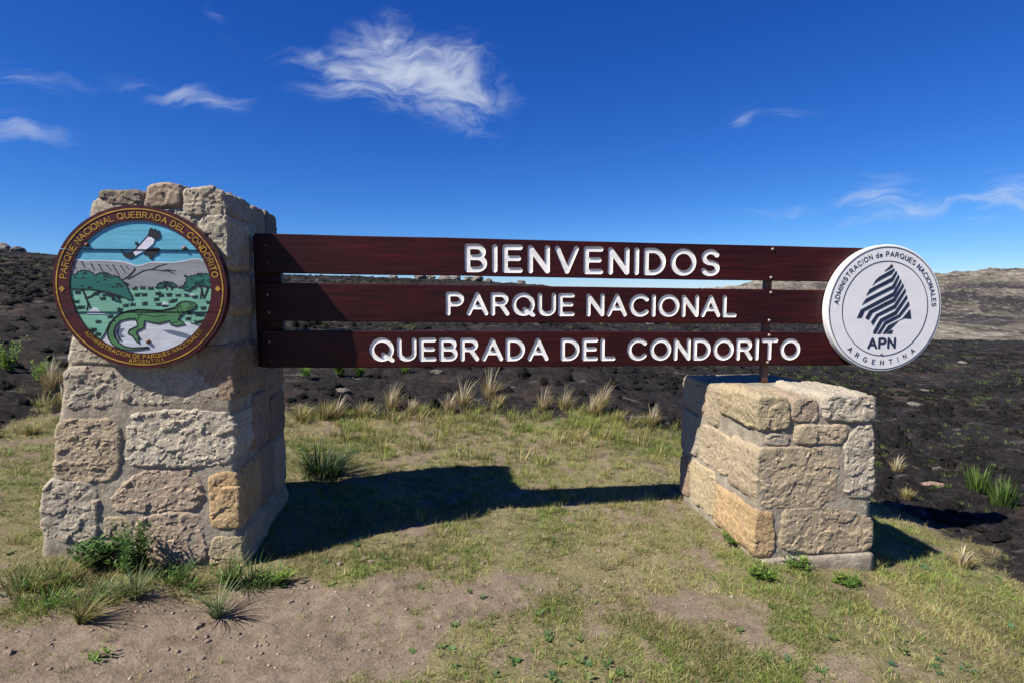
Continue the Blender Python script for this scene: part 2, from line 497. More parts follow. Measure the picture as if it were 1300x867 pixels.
def burnt_mask(x, y):
    """>0.5 beyond the fire line"""
    x = np.asarray(x, float); y = np.asarray(y, float)
    ys = np.maximum(y, 0.4)
    u = x / ys
    yb = np.interp(u, _bu, _bk[:, 1], left=4.4, right=1.9)
    n = fbm2(x, y, 0.9, 3, 0.5, 5) * 0.45
    return np.where(y > 0.4, sstep(ys - yb + (n + .18 * fbm2(x, y, 4.0, 2, .5, 6)) * np.clip(ys / 6, .3, 1), -0.5, 0.5), 0)
def bare_mask(x, y):
    x = np.asarray(x, float); y = np.asarray(y, float)
    n = fbm2(x, y, 1.1, 4, 0.55, 21); n2 = fbm2(x, y, 4.5, 3, 0.6, 31) + 0.5 * fbm2(x, y, 13, 2, 0.5, 33)
    # trodden soil in front of the tall pillar, thinning to the right
    def blob(cx, cy, rx, ry): return np.exp(-(((x - cx) / rx) ** 2 + ((y - cy) / ry) ** 2))
    b = 0.12 * (1 - sstep(y, 2.4, 3.8)) + 1.25 * blob(-1.75, 1.95, 1.0, 0.7) + 0.95 * blob(-0.85, 2.6, 0.5, 0.38) + 0.55 * blob(1.0, 2.7, 0.32, 0.35) + 0.3 * blob(1.6, 1.75, 0.8, 0.35) + 0.10
    b = b - 0.55 * blob(-2.35, 2.75, 0.5, 0.35)
    return np.clip(sstep(b + 0.22 * n + 0.55 * n2, 0.20, 0.80), 0, 1)
def relief(x, y, bm):
    r = np.hypot(x, y)
    fade = np.clip(40 / np.maximum(r, 1), 0, 1)
    z = 0.016 * fbm2(x, y, 1.6, 4, 0.5, 3) + 0.006 * fbm2(x, y, 11, 3, 0.5, 4)
    z = z + bm * fade * (0.06 * fbm2(x, y, 1.1, 3, 0.5, 8) + 0.06 * np.abs(fbm2(x, y, 3.7, 4, 0.55, 9)))
    return z
def zat(x, y):
    x = np.atleast_1d(np.asarray(x, float)); y = np.atleast_1d(np.asarray(y, float))
    return gz(x, y) + relief(x, y, burnt_mask(x, y))
def zat1(x, y): return float(zat(x, y)[0])

def build_ground():
    fr = np.linspace(-math.radians(56), math.radians(58), 560)
    bk = np.linspace(math.radians(58), 2 * math.pi - math.radians(56), 50)[1:-1]
    ang = np.concatenate([fr, bk])
    rad = np.concatenate([[0.02], np.geomspace(0.5, 75, 400), np.geomspace(80, 9000, 26)])
    A, Rr = np.meshgrid(ang, rad)
    X = Rr * np.sin(A); Y = Rr * np.cos(A)
    bm = burnt_mask(X, Y)
    Z = gz(X, Y) + relief(X, Y, bm)
    V = np.stack([X.ravel(), Y.ravel(), Z.ravel()], 1)
    na, nr = len(ang), len(rad)
    i = np.arange(nr - 1)[:, None] * na + np.arange(na)[None, :]
    j = np.arange(nr - 1)[:, None] * na + (np.arange(na)[None, :] + 1) % na
    F = np.stack([i, j, j + na, i + na], -1).reshape(-1, 4)[:, ::-1]
    me = mesh_np('ground', V, F, True, None, {'burnt': bm.ravel(), 'bare': bare_mask(X, Y).ravel()})
    return tag(link('ground', me, M['ground']), 'grassy and burnt black upland ground sloping away', None, None, 'structure')
build_ground()

def build_hills():
    us = np.linspace(-0.6, 2.6, 420); ys = np.geomspace(170, 1500, 150)
    U, Y = np.meshgrid(us, ys)
    X = U * Y
    prof = np.array([[-.6, 392], [0.15, 385], [0.30, 372], [0.36, 366], [0.44, 359], [0.55, 354], [0.64, 351], [0.72, 348], [0.79, 346], [0.84, 343], [0.93, 344], [1.2, 345], [2.6, 341]])
    top = np.interp(U, prof[:, 0], prof[:, 1])
    t = np.clip((Y - 230) / (900 - 230), 0, 1)
    py = 433 + (top - 433) * (t ** 0.8)
    Z = EYE + Y * (371 - py) / 700.0
    Z = np.where(Y > 900, (EYE + 900 * (371 - top) / 700) - (Y - 900) * 0.10, Z)
    Z = np.where(Y < 230, EYE + 230 * (371 - 433) / 700 - (230 - Y) * 0.05, Z)
    amp = np.clip((Y - 200) / 300, 0.05, 1)
    n = fbm2(X, Y, 0.012, 6, 0.55, 41)
    Z = Z + amp * (6.5 * n + 3.2 * np.abs(fbm2(X, Y, 0.06, 4, 0.55, 43)) + 0.7 * fbm2(X, Y, 0.2, 2, 0.5, 44))
    b = sstep(t, 0.08, 0.2) * (1 - sstep(t, 0.66, 0.92))
    V = np.stack([X.ravel(), Y.ravel(), Z.ravel()], 1)
    na = len(us)
    i = np.arange(len(ys) - 1)[:, None] * na + np.arange(na - 1)[None, :]
    F = np.stack([i, i + 1, i + 1 + na, i + na], -1).reshape(-1, 4)
    me = mesh_np('hills', V, F, True, None, {'burnt': b.ravel()})
    return tag(link('hills', me, M['hills']), 'dry tan rocky hillside with dark burnt bands on horizon', None, None, 'structure')
build_hills()

# ------------------------------------------------------------------ stone pillars
def chaikin(P, n=1):
    for _ in range(n):
        Q = []
        for i in range(len(P)):
            a = np.array(P[i], float); b = np.array(P[(i + 1) % len(P)], float)
            Q.append(a * .87 + b * .13); Q.append(a * .13 + b * .87)
        P = Q
    return np.array(P)
def resample(P, step):
    P = np.asarray(P, float); N = len(P); D = np.linalg.norm(np.roll(P, -1, 0) - P, axis=1); S = np.concatenate([[0], np.cumsum(D)])
    n = max(12, int(S[-1] / step)); q = np.linspace(0, S[-1], n, endpoint=False)
    PP = np.vstack([P, P[:1]])
    return np.stack([np.interp(q, S, PP[:, 0]), np.interp(q, S, PP[:, 1])], 1)
def stone_mesh(poly, o, U, V, N, depth, seed, res=0.010, wall=None, rough=1.0, proud=0.0):
    """rough-faced block: polygon in the (U,V) plane through o, outward normal N, running back by depth"""
    o, U, V, N = (np.array(v, float) for v in (o, U, V, N))
    pc = np.mean(np.array(poly), 0); poly = [tuple(np.array(q) + (np.array(q) - pc) / (np.linalg.norm(np.array(q) - pc) + 1e-6) * .009) for q in poly]
    P = resample(chaikin(poly, 2), res)
    # wobbly outline
    q3 = np.concatenate([P, np.full((len(P), 1), seed * 3.1)], 1)
    c = P.mean(0)
    P = P + 0.007 * rough * np.stack([fbm(q3, 9, 3, .5, seed), fbm(q3 + 50, 9, 3, .5, seed)], 1)
    T = np.roll(P, -1, 0) - np.roll(P, 1, 0); T /= np.linalg.norm(T, axis=1)[:, None] + 1e-9
    on = np.stack([T[:, 1], -T[:, 0]], 1)
    if ((P - c) * on).sum() < 0: on = -on
    m = len(P)
    rr = 0.011
    if wall is None: dl = [depth, 0.05]
    else: dl = list(np.linspace(depth, rr * 1.6, max(3, int((depth - rr) / res))))
    rings = []; norms = []
    for d in dl:
        rings.append((P, np.full(m, -d))); norms.append((on, np.zeros(m)))
    size = np.min(np.linalg.norm(P - c, axis=1))
    for k, s_ in ((0.0, 0.0), (0.35, 0.30), (0.75, 0.62), (1.0, 1.0)):
        sc = 1 - (rr * s_) / max(size, 0.03)
        rings.append((c + (P - c) * sc, np.full(m, -rr * (1 - k) ** 1.5))); ang = k * math.pi / 2
        norms.append((on * math.cos(ang), np.full(m, math.sin(ang))))
    pts = []; nv = []
    for (p2, d), (n2, dn) in zip(rings, norms):
        pts.append(o + p2[:, :1] * U + p2[:, 1:] * V + d[:, None] * N)
        nv.append(n2[:, :1] * U + n2[:, 1:] * V + dn[:, None] * N)
    nR = len(rings)
    last = rings[-1][0]
    # inner grid of the face
    lo, hi = last.min(0), last.max(0)
    gx_, gy_ = np.meshgrid(np.arange(lo[0], hi[0], res), np.arange(lo[1], hi[1], res * .87))
    gx_ = gx_ + (np.arange(gx_.shape[0]) % 2)[:, None] * res * .5
    G = np.stack([gx_.ravel(), gy_.ravel()], 1)
    G = G + np.random.default_rng(seed).uniform(-.25, .25, G.shape) * res
    ins = np.zeros(len(G), bool)
    for (ax, ay), (bx, by) in zip(last, np.roll(last, -1, 0)):
        if ay == by: continue
        mk = (ay > G[:, 1]) != (by > G[:, 1])
        ins ^= mk & (G[:, 0] < ax + (G[:, 1] - ay) / (by - ay) * (bx - ax))
    dm = np.min(np.hypot(G[:, None, 0] - last[None, :, 0], G[:, None, 1] - last[None, :, 1]), 1)
    G = G[ins & (dm > res * .55)]
    pts.append(o + G[:, :1] * U + G[:, 1:] * V); nv.append(np.tile(N, (len(G), 1)))
    X = np.vstack(pts); NV = np.vstack(nv)
    q = X * np.array([1, 1, 1.3]) + 0.010 * np.stack([fbm(X, 14, 2, .5, seed + 1), fbm(X, 14, 2, .5, seed + 2), fbm(X, 14, 2, .5, seed + 3)], 1)
    h = 0.004 * fbm(X, 5, 2, .5, seed) + facets(q, 11, .10, .0024, seed + 5) + facets(q, 26, .13, .0016, seed + 9) + 0.0009 * fbm(X, 60, 2, .6, seed + 12)
    X = X + NV * (h * rough * .8 + proud * .6)[:, None]
    F = []
    for r in range(nR - 1):
        b0 = r * m
        for i in range(m):
            j = (i + 1) % m
            F.append((b0 + i, b0 + j, b0 + m + j, b0 + m + i))
    b0 = (nR - 1) * m
    r_ = delaunay_2d_cdt([Vector(q_) for q_ in last] + [Vector(q_) for q_ in G], [(i, (i + 1) % m) for i in range(m)], [], 1, 1e-7)
    if len(r_[0]) == m + len(G):
        mp_ = [k[0] for k in r_[3]]
        F += [tuple(b0 + mp_[i] for i in f) for f in r_[2]]
    else:
        F.append(tuple(b0 + i for i in range(m)))
    me = mesh_py('stone', X, F, False)
    return me
def jit(poly, s=0.012):
    return [(x + random.uniform(-s, s), y + random.uniform(-s, s)) for x, y in poly]
def rect(x0, x1, y0, y1): return [(x0, y0), (x1, y0), (x1, y1), (x0, y1)]
GREY = (.365, .322, .25); LGREY = (.415, .37, .29); TAN = (.375, .305, .21); BROWN = (.285, .21, .145); PINK = (.365, .285, .21); OCHRE = (.405, .285, .155); DARK = (.215, .185, .145); RED = (.26, .175, .125); YEL = (.40, .33, .21)
def add_stone(parent, poly, face, depth, col, seed, wall=False, rough=1.0, proud=0.0, res=0.010, label=None):
    o, U, V, N = face
    me = stone_mesh(poly, o, U, V, N, depth, seed, res, True if wall else None, rough, proud)
    ob = link('stone', me, M['stone'], parent)
    k = random.uniform(.92, 1.08)
    ob.color = (col[0] * k, col[1] * k, col[2] * k, 1)
    if label: ob['label'] = label
    return ob
def core_mesh(levels, seed, res=0.03, top_noise=0.01):
    """mortar body: levels = [(z, a0, a1, b0, b1)], displaced"""
    zs = []; lv = np.array(levels, float)
    zz = np.arange(lv[0, 0], lv[-1, 0], res); zz = np.append(zz, lv[-1, 0])
    n1 = max(4, int((lv[:, 2] - lv[:, 1]).max() / res)); n2 = max(4, int((lv[:, 4] - lv[:, 3]).max() / res))
    s = []
    for i in range(n1): s.append((i / n1, 0))
    for i in range(n2): s.append((1, i / n2))
    for i in range(n1): s.append((1 - i / n1, 1))
    for i in range(n2): s.append((0, 1 - i / n2))
    s = np.array(s); m = len(s)
    cn = (s - .5); cn = np.where(np.abs(np.abs(cn) - .5) < 1e-6, np.sign(cn), 0.0); cn /= np.linalg.norm(cn, axis=1)[:, None]
    X = []; NV = []
    for z in zz:
        a0, a1, b0, b1 = (np.interp(z, lv[:, 0], lv[:, k]) for k in (1, 2, 3, 4))
        X.append(np.stack([a0 + (a1 - a0) * s[:, 0], b0 + (b1 - b0) * s[:, 1], np.full(m, z)], 1)); NV.append(np.concatenate([cn, np.zeros((m, 1))], 1))
    z = zz[-1]; a0, a1, b0, b1 = lv[-1, 1:]
    cx, cy = (a0 + a1) / 2, (b0 + b1) / 2; nt = 12
    for k in range(1, nt):
        f = 1 - k / nt
        X.append(np.stack([cx + (a0 + (a1 - a0) * s[:, 0] - cx) * f, cy + (b0 + (b1 - b0) * s[:, 1] - cy) * f, np.full(m, z)], 1)); NV.append(np.tile([0, 0, 1.0], (m, 1)))
    X.append(np.array([[cx, cy, z]])); NV.append(np.array([[0, 0, 1.0]]))
    nR = len(X) - 1
    X = np.vstack(X); NV = np.vstack(NV)
    h = 0.007 * fbm(X, 4, 3, .5, seed) + 0.004 * fbm(X, 17, 2, .5, seed + 3)
    X = X + NV * h[:, None]
    F = []
    for r in range(nR - 1):
        for i in range(m):
            j = (i + 1) % m; F.append((r * m + i, r * m + j, r * m + m + j, r * m + m + i))
    b0 = (nR - 1) * m
    for i in range(m): F.append((b0 + i, b0 + (i + 1) % m, nR * m))
    return mesh_py('mortar', X, F, True)
FRONT = lambda b: ((0, b, 0), (1, 0, 0), (0, 0, 1), (0, -1, 0))
RIGHT = lambda a: ((a, 0, 0), (0, 1, 0), (0, 0, 1), (1, 0, 0))
LEFT = lambda a: ((a, 0, 0), (0, 1, 0), (0, 0, 1), (-1, 0, 0))
BACK = lambda b: ((0, b, 0), (1, 0, 0), (0, 0, 1), (0, 1, 0))

def tall_pillar():
    p = empty('stone_pillar', W(0, 0, 0), TH)
    tag(p, 'tall tapering stone and mortar pillar carrying the painted emblem', 'pillar')
    link('mortar', core_mesh([(-.2, -1.065, -.008, .002, .97), (.12, -1.025, -.009, .002, .965), (.6, -.93, -.010, .002, .96), (1.15, -.835, -.010, .002, .955), (2.02, -.655, -.014, .008, .50), (2.055, -.625, -.03, .03, .48)], 3), M['mortar'], p)
    link('mortar', core_mesh([(.9, -.8, -.02, .40, .945), (1.98, -.66, -.02, .42, .94), (2.04, -.64, -.05, .42, .93)], 13), M['mortar'], p)
    F = FRONT(0.0)
    T = [  # polygon, colour, side depth (corner stones), roughness, proud
        ([(-.63, 2.00), (-.42, 2.01), (-.42, 2.085), (-.60, 2.09)], DARK, .30, 1.3, 0),
        ([(-.40, 2.0), (-.22, 2.01), (-.23, 2.10), (-.30, 2.12), (-.38, 2.10)], PINK, .28, 1.0, .01),
        ([(-.21, 1.97), (.005, 1.97), (.005, 2.08), (-.05, 2.10), (-.20, 2.095)], GREY, .42, 1.4, 0),
        ([(-.69, 1.73), (-.16, 1.73), (-.15, 1.96), (-.23, 1.985), (-.62, 1.985), (-.668, 1.95)], LGREY, .30, 1.2, 0),
        ([(-.14, 1.70), (.005, 1.68), (.005, 1.955), (-.13, 1.955)], LGREY, .43, 1.2, .008),
        ([(-.75, 1.35), (-.39, 1.34), (-.38, 1.70), (-.70, 1.71)], GREY, .3, 1.0, 0),
        ([(-.36, 1.44), (-.17, 1.44), (-.16, 1.70), (-.36, 1.71)], TAN, .3, 1.0, 0),
        ([(-.15, 1.43), (.005, 1.42), (.005, 1.66), (-.15, 1.68)], TAN, .50, .8, 0),
        ([(-.38, 1.16), (-.20, 1.16), (-.18, 1.41), (-.37, 1.41)], GREY, .3, 1.0, .008),
        ([(-.82, 1.175), (-.57, 1.17), (-.44, 1.20), (-.40, 1.32), (-.78, 1.325)], LGREY, .35, .9, .008),
        ([(-.86, .945), (-.60, .935), (-.575, 1.13), (-.83, 1.15)], GREY, .42, 1.4, .012),
        ([(-.565, .945), (-.20, .94), (-.20, 1.13), (-.40, 1.145), (-.55, 1.14)], GREY, .3, 1.0, .008),
        ([(-.18, .945), (.005, .94), (.008, 1.27), (-.17, 1.25)], BROWN, .50, .9, .010),
        ([(-.93, .55), (-.66, .53), (-.605, .62), (-.60, .855), (-.895, .87)], TAN, .45, 1.3, .012),
        ([(-.575, .62), (-.30, .585), (-.01, .60), (.008, .90), (-.55, .905)], LGREY, .27, 1.4, .012),
        ([(-1.02, .215), (-.76, .20), (-.72, .47), (-.76, .52), (-.985, .535)], GREY, .45, 1.3, .010),
        ([(-.69, .40), (-.62, .345), (-.205, .335), (-.20, .53), (-.26, .565), (-.52, .565)], PINK, .3, 1.2, .004),
        ([(-.15, .24), (-.02, .225), (.008, .25), (.008, .535), (-.05, .555), (-.145, .52)], OCHRE, .36, 1.1, .012),
        ([(-.71, .21), (-.56, .20), (-.55, .31), (-.70, .325)], TAN, .25, .9, 0),
        ([(-.55, .03), (-.20, .02), (-.185, .30), (-.42, .325), (-.535, .31)], PINK, .3, 1.2, .006),
        ([(-.165, -.03), (.008, -.03), (.008, .165), (-.15, .18)], YEL, .42, 1.0, .006),
        ([(-.99, -.06), (-.74, -.08), (-.73, .16), (-.98, .18)], GREY, .4, 1.0, -.02),
    ]
    for i, (poly, col, dep, rg, pr) in enumerate(T):
        corner = poly[1][0] > -.03 or min(q[0] for q in poly) < -.64 or i < 4
        add_stone(p, jit(poly, .006), F, dep, col, 20 + i, corner, rg, pr)
    S = RIGHT(0.0)
    for i, (poly, col) in enumerate([
        (rect(.54, .95, .70 + .17, 1.02), BROWN), (rect(.31, .60, .60, .92), BROWN), (rect(.64, .955, .55, .84), RED),
        (rect(.40, .66, .20, .56), BROWN), (rect(.69, .955, .16, .52), TAN), (rect(.46, .96, -.08, .13), TAN),
        (rect(.55, .95, 1.06, 1.34), TAN), (rect(.54, .74, 1.38, 1.64), BROWN), (rect(.77, .95, 1.38, 1.66), GREY), (rect(.47, .945, 1.68, 1.86), TAN)]):
        add_stone(p, jit(poly, .014), S, .2, col, 60 + i, False, 1.0, .012)
    # the lower rear cap
    for i, (b0, b1, z1) in enumerate([(.47, .70, 2.085), (.72, .95, 2.095)]):
        add_stone(p, jit(rect(b0, b1, 1.885, z1), .01), RIGHT(-.004), .62, PINK if i == 0 else DARK, 75 + i, True, 1.2, 0, .02)
    # back and left sides, out of the photograph's sight
    z = 0.0; k = 0
    while z < 1.8:
        h = random.uniform(.24, .36); zt = min(z + h, 1.9); zm = (z + zt) / 2
        al = float(np.interp(zm, [0, .6, 1.15, 2], [-1.03, -.92, -.83, -.66]))
        cut = random.uniform(.45, .6)
        add_stone(p, jit(rect(al + .04, al * cut, z + .03, zt), .015), BACK(.955), .2, random.choice([GREY, TAN, BROWN]), 90 + k, False, 1, 0, .03); k += 1
        add_stone(p, jit(rect(al * cut + .04, -.05, z + .03, zt), .015), BACK(.955), .2, random.choice([GREY, TAN, BROWN]), 90 + k, False, 1, 0, .03); k += 1
        o, U, V, N = LEFT(al + .012)
        add_stone(p, jit(rect(.50, .92, z + .03, zt), .015), (o, U, V, N), .2, random.choice([GREY, TAN, BROWN]), 90 + k, False, 1, 0, .03); k += 1
        z = zt
    return p
tall_pillar()

def low_pillar():
    p = empty('stone_pillar', W(2.959, -.27, 0), TH)
    tag(p, 'low square stone pillar under the right end of the sign', 'pillar')
    link('mortar', core_mesh([(-.25, .012, .728, .005, 1.02), (.3, .010, .726, .005, 1.02), (.90, .010, .706, .007, 1.03), (.925, .03, .68, .04, 1.02)], 23), M['mortar'], p)
    F = FRONT(0.0); S = LEFT(0.0)
    T = [
        ([(-.008, .76), (.17, .755), (.18, .86), (.155, .945), (-.01, .955)], YEL, .45, 1.0, .006),
        ([(.20, .81), (.365, .80), (.36, .93), (.20, .935)], PINK, .25, .8, 0),
        ([(.40, .80), (.735, .79), (.72, .945), (.40, .955)], LGREY, .50, 1.3, .008),
        ([(.23, .67), (.52, .66), (.56, .72), (.55, .775), (.24, .785)], TAN, .2, 1.0, .006),
        ([(.05, .665), (.19, .66), (.185, .73), (.05, .735)], GREY, .2, 1.0, -.004),
        ([(-.008, .30), (.51, .275), (.50, .63), (.20, .645), (-.008, .65)], TAN, .30, 1.0, .006),
        ([(.565, .34), (.74, .33), (.725, .76), (.60, .765), (.535, .66)], LGREY, .40, 1.3, .010),
        ([(-.008, .015), (.125, .01), (.11, .265), (-.008, .28)], OCHRE, .47, 1.0, .008),
        ([(.165, .02), (.75, -.005), (.745, .19), (.60, .25), (.40, .28), (.17, .285)], TAN, .42, 1.1, .012),
        ([(.64, .225), (.735, .215), (.725, .315), (.60, .32)], GREY, .3, 1.0, 0),
    ]
    for i, (poly, col, dep, rg, pr) in enumerate(T):
        corner = min(q[0] for q in poly) < .02 or max(q[0] for q in poly) > .68
        add_stone(p, jit(poly, .005), F, dep, col, 130 + i, corner or i in (1,), rg, pr)
    for i, (poly, col) in enumerate([
        (rect(.49, .66, .67, .92), TAN), (rect(.33, .74, .37, .63), TAN), (rect(.50, .86, .03, .33), YEL),
        (rect(.69, 1.03, .70, .93), TAN), (rect(.77, 1.03, .37, .67), GREY), (rect(.89, 1.03, .02, .34), BROWN)]):
        add_stone(p, jit(poly, .01), S, .22, col, 150 + i, i in (3,), .9, .006)
    # flat capping stones on the top
    TOP = ((0, 0, .925), (1, 0, 0), (0, 1, 0), (0, 0, 1))
    for i, (poly, col) in enumerate([(rect(.02, .34, .48, .74), YEL), (rect(.36, .70, .53, .80), PINK), (rect(.03, .40, .77, 1.01), TAN), (rect(.43, .69, .83, 1.01), YEL), (rect(.19, .37, .27, .45), TAN)]):
        add_stone(p, jit(poly, .01), TOP, .1, col, 160 + i, False, .6, -.002, .02)
    # far side and back
    for i, (f, poly) in enumerate([(RIGHT(.725), rect(.44, .98, .03, .28)), (RIGHT(.722), rect(.43, .70, .34, .62)), (RIGHT(.72), rect(.73, 1.0, .34, .62)), (RIGHT(.715), rect(.55, .98, .66, .90)),
                                   (BACK(1.035), rect(.03, .35, .03, .40)), (BACK(1.035), rect(.38, .70, .03, .34)), (BACK(1.035), rect(.40, .69, .38, .66)), (BACK(1.035), rect(.06, .37, .44, .66))]):
        add_stone(p, jit(poly, .012), f, .2, random.choice([GREY, TAN, BROWN]), 170 + i, False, 1, 0, .025)
    # thin concrete footing
    me = core_mesh([(-.40, .034, .752, -.022, 1.0), (-.03, .034, .752, -.022, 1.0), (-.012, .036, .74, -.012, .99)], 44, .025)
    o = link('footing', me, M['mortar'], p); o['label'] = 'thin grey concrete footing slab'
    return p
low_pillar()

# ------------------------------------------------------------------ stroke lettering
def arc(cx, cy, rx, ry, a0, a1, n=18):
    return [(cx + rx * math.cos(math.radians(a0 + (a1 - a0) * i / n)), cy + ry * math.sin(math.radians(a0 + (a1 - a0) * i / n))) for i in range(n + 1)]
GL = {
    'A': (.74, [[(0, 0), (.37, 1), (.74, 0)], [(.13, .33), (.61, .33)]]),
    'B': (.60, [[(0, 0), (0, 1), (.32, 1)] + arc(.32, .765, .235, .235, 90, -90) + [(0, .53)], [(.32, .53)] + arc(.335, .265, .265, .265, 90, -90) + [(0, 0)]]),
    'C': (.74, [arc(.41, .5, .41, .5, 42, 318, 30)]),
    'D': (.66, [[(0, 0), (0, 1), (.24, 1)] + arc(.24, .5, .42, .5, 90, -90, 24) + [(0, 0)]]),
    'E': (.54, [[(.54, 1), (0, 1), (0, 0), (.54, 0)], [(0, .52), (.48, .52)]]),
    'G': (.78, [arc(.41, .5, .41, .5, 45, 335, 30) + [(.78, .46), (.48, .46)]]),
    'I': (0.0, [[(0, 0), (0, 1)]]),
    'L': (.50, [[(0, 1), (0, 0), (.50, 0)]]),
    'M': (.76, [[(0, 0), (0, 1), (.38, .12), (.76, 1), (.76, 0)]]),
    'N': (.62, [[(0, 0), (0, 1), (.62, 0), (.62, 1)]]),
    'O': (.82, [arc(.41, .5, .41, .5, 0, 360, 40)]),
    'P': (.58, [[(0, 0), (0, 1), (.32, 1)] + arc(.32, .735, .26, .265, 90, -90) + [(0, .47)]]),
    'Q': (.84, [arc(.41, .5, .41, .5, 0, 360, 40), [(.47, .24), (.84, -.05)]]),
    'R': (.62, [[(0, 0), (0, 1), (.32, 1)] + arc(.32, .75, .26, .25, 90, -90) + [(0, .50)], [(.34, .50), (.62, 0)]]),
    'S': (.56, [arc(.285, .75, .265, .25, 25, 250, 18) + arc(.275, .25, .285, .25, 70, -155, 18)]),
    'T': (.64, [[(0, 1), (.64, 1)], [(.32, 1), (.32, 0)]]),
    'U': (.62, [[(0, 1), (0, .33)] + arc(.31, .31, .31, .31, 180, 360) + [(.62, 1)]]),
    'V': (.70, [[(0, 1), (.35, 0), (.70, 1)]]),
    'd': (.48, [[(.48, 0), (.48, 1)], arc(.24, .30, .24, .30, 0, 360, 30)]),
    'e': (.50, [[(.02, .32), (.50, .32)] + arc(.25, .30, .25, .30, 0, 310, 26)]),
}
_gc = {}
def sdf_loops(strokes, hw, x0, x1, y0, y1, step):
    """outline of round-ended strokes by marching squares over their distance field"""
    nx = int((x1 - x0) / step) + 2; ny = int((y1 - y0) / step) + 2
    gx = x0 + np.arange(nx) * step; gy = y0 + np.arange(ny) * step
    X, Y = np.meshgrid(gx, gy); D = np.full(X.shape, 1e9)
    for st in strokes:
        for (ax, ay), (bx, by) in zip(st[:-1], st[1:]):
            vx, vy = bx - ax, by - ay; L2 = vx * vx + vy * vy + 1e-12
            t = np.clip(((X - ax) * vx + (Y - ay) * vy) / L2, 0, 1)
            D = np.minimum(D, np.hypot(X - ax - t * vx, Y - ay - t * vy))
    D = D - hw + 1e-7
    seg = {}
    def cross(i, j, k, l):
        d0, d1 = D[j, i], D[l, k]; t = d0 / (d0 - d1)
        return (gx[i] + (gx[k] - gx[i]) * t, gy[j] + (gy[l] - gy[j]) * t)
    pts = {}
    for j in range(ny - 1):
        for i in range(nx - 1):
            c = [(i, j), (i + 1, j), (i + 1, j + 1), (i, j + 1)]
            ins = [D[q[1], q[0]] < 0 for q in c]
            if all(ins) or not any(ins): continue
            en = []; ex = []
            for k in range(4):
                p, q = c[k], c[(k + 1) % 4]
                if ins[k] != ins[(k + 1) % 4]:
                    key = (min(p, q), max(p, q))
                    if key not in pts: pts[key] = cross(*p, *q)
                    (ex if ins[k] else en).append((k, key))
            if len(en) == 1: seg[ex[0][1]] = en[0][1]
            else:
                for k, key in ex:   # saddle
                    best = min(en, key=lambda e: (e[0] - k) % 4); seg[key] = best[1]
    loops = []
    while seg:
        s = next(iter(seg)); lp = [s]; n = seg.pop(s)
        while n != s and n in seg: lp.append(n); n = seg.pop(n)
        if len(lp) > 5: loops.append([pts[k] for k in lp])
    return loops
def glyph(ch, hw, step=0.03):
    k = (ch, hw, step)
    if k not in _gc:
        w, st = GL[ch]
        st = [[(hw + x, hw + y * (1 - 2 * hw)) for x, y in s] for s in st]
        _gc[k] = (w + 2 * hw, sdf_loops(st, hw, -.06, w + 2 * hw + .06, -.12, 1.06, step))
    return _gc[k]
def layout(txt, hw, space, word=0.42, step=0.03):
    x = 0; r = []
    for ch in txt:
        if ch == ' ': x += word; continue
        w, lp = glyph(ch, hw, step); r.append((ch, x, w, lp)); x += w + space
    return r, x - space
def cdt(loops, mode=4):
    V = []; Eg = []
    for lp in loops:
        b = len(V); n = len(lp)
        V += [Vector((x, y)) for x, y in lp]; Eg += [(b + i, b + (i + 1) % n) for i in range(n)]
    r = delaunay_2d_cdt(V, Eg, [], 0, 1e-7)
    X = np.array([(v.x, v.y) for v in r[0]]); T = np.array([tuple(f) for f in r[2]])
    c = X[T].mean(1); ins = np.zeros(len(T), bool)
    for lp in loops:                       # even-odd rule keeps counters and holes open
        P = np.array(lp); Q = np.roll(P, -1, 0)
        for (ax, ay), (bx, by) in zip(P, Q):
            if ay == by: continue
            m = ((ay > c[:, 1]) != (by > c[:, 1]))
            if m.any():
                xi = ax + (c[:, 1] - ay) / (by - ay) * (bx - ax)
                ins ^= m & (c[:, 0] < xi)
    return [tuple(q) for q in X], [tuple(int(i) for i in f) for f in T[ins]]
def prism(loops, zf, zb, flip=False):
    """loops in (x,z); front cap at b=zf, walls back to b=zb"""
    v2, f2 = cdt(loops)
    V = [(x, zf, z) for x, z in v2]; F = [tuple(f) for f in f2]
    for lp in loops:
        b = len(V); n = len(lp)
        V += [(x, zf, z) for x, z in lp] + [(x, zb, z) for x, z in lp]
        F += [(b + i, b + (i + 1) % n, b + n + (i + 1) % n, b + n + i) for i in range(n)]
    return V, F
def join(parts):
    V = []; F = []
    for v, f in parts:
        b = len(V); V += v; F += [tuple(i + b for i in q) for q in f]
    return V, F
def rivet(r, h, x, z, b):
    """domed bolt head looking out along -b"""
    V = []; F = []; n = 10
    for k, (rr, hh) in enumerate([(1.25, 0), (1.25, .25), (.95, .3), (.85, .75), (.5, 1.0)]):
        for i in range(n):
            a = 2 * math.pi * i / n; V.append((x + r * rr * math.cos(a), b - h * hh, z + r * rr * math.sin(a)))
    for k in range(4):
        for i in range(n):
            j = (i + 1) % n; F.append((k * n + i, k * n + j, k * n + n + j, k * n + n + i))
    F.append(tuple(4 * n + i for i in range(n)))
    return V, F
def box(x0, x1, y0, y1, z0, z1, ch=0.004):
    """chamfered box"""
    V = []; F = []
    c = ch
    rings = [(z0, c), (z0 + c, 0), (z1 - c, 0), (z1, c)]
    for z, s in rings:
        V += [(x0 + s + (c if s == 0 else 0) * 0, y0 + s, z), (x1 - s, y0 + s, z), (x1 - s, y1 - s, z), (x0 + s, y1 - s, z)]
    for k in range(3):
        for i in range(4):
            j = (i + 1) % 4; F.append((k * 4 + i, k * 4 + j, k * 4 + 4 + j, k * 4 + 4 + i))
    F += [(3, 2, 1, 0), (12, 13, 14, 15)]
    return V, F

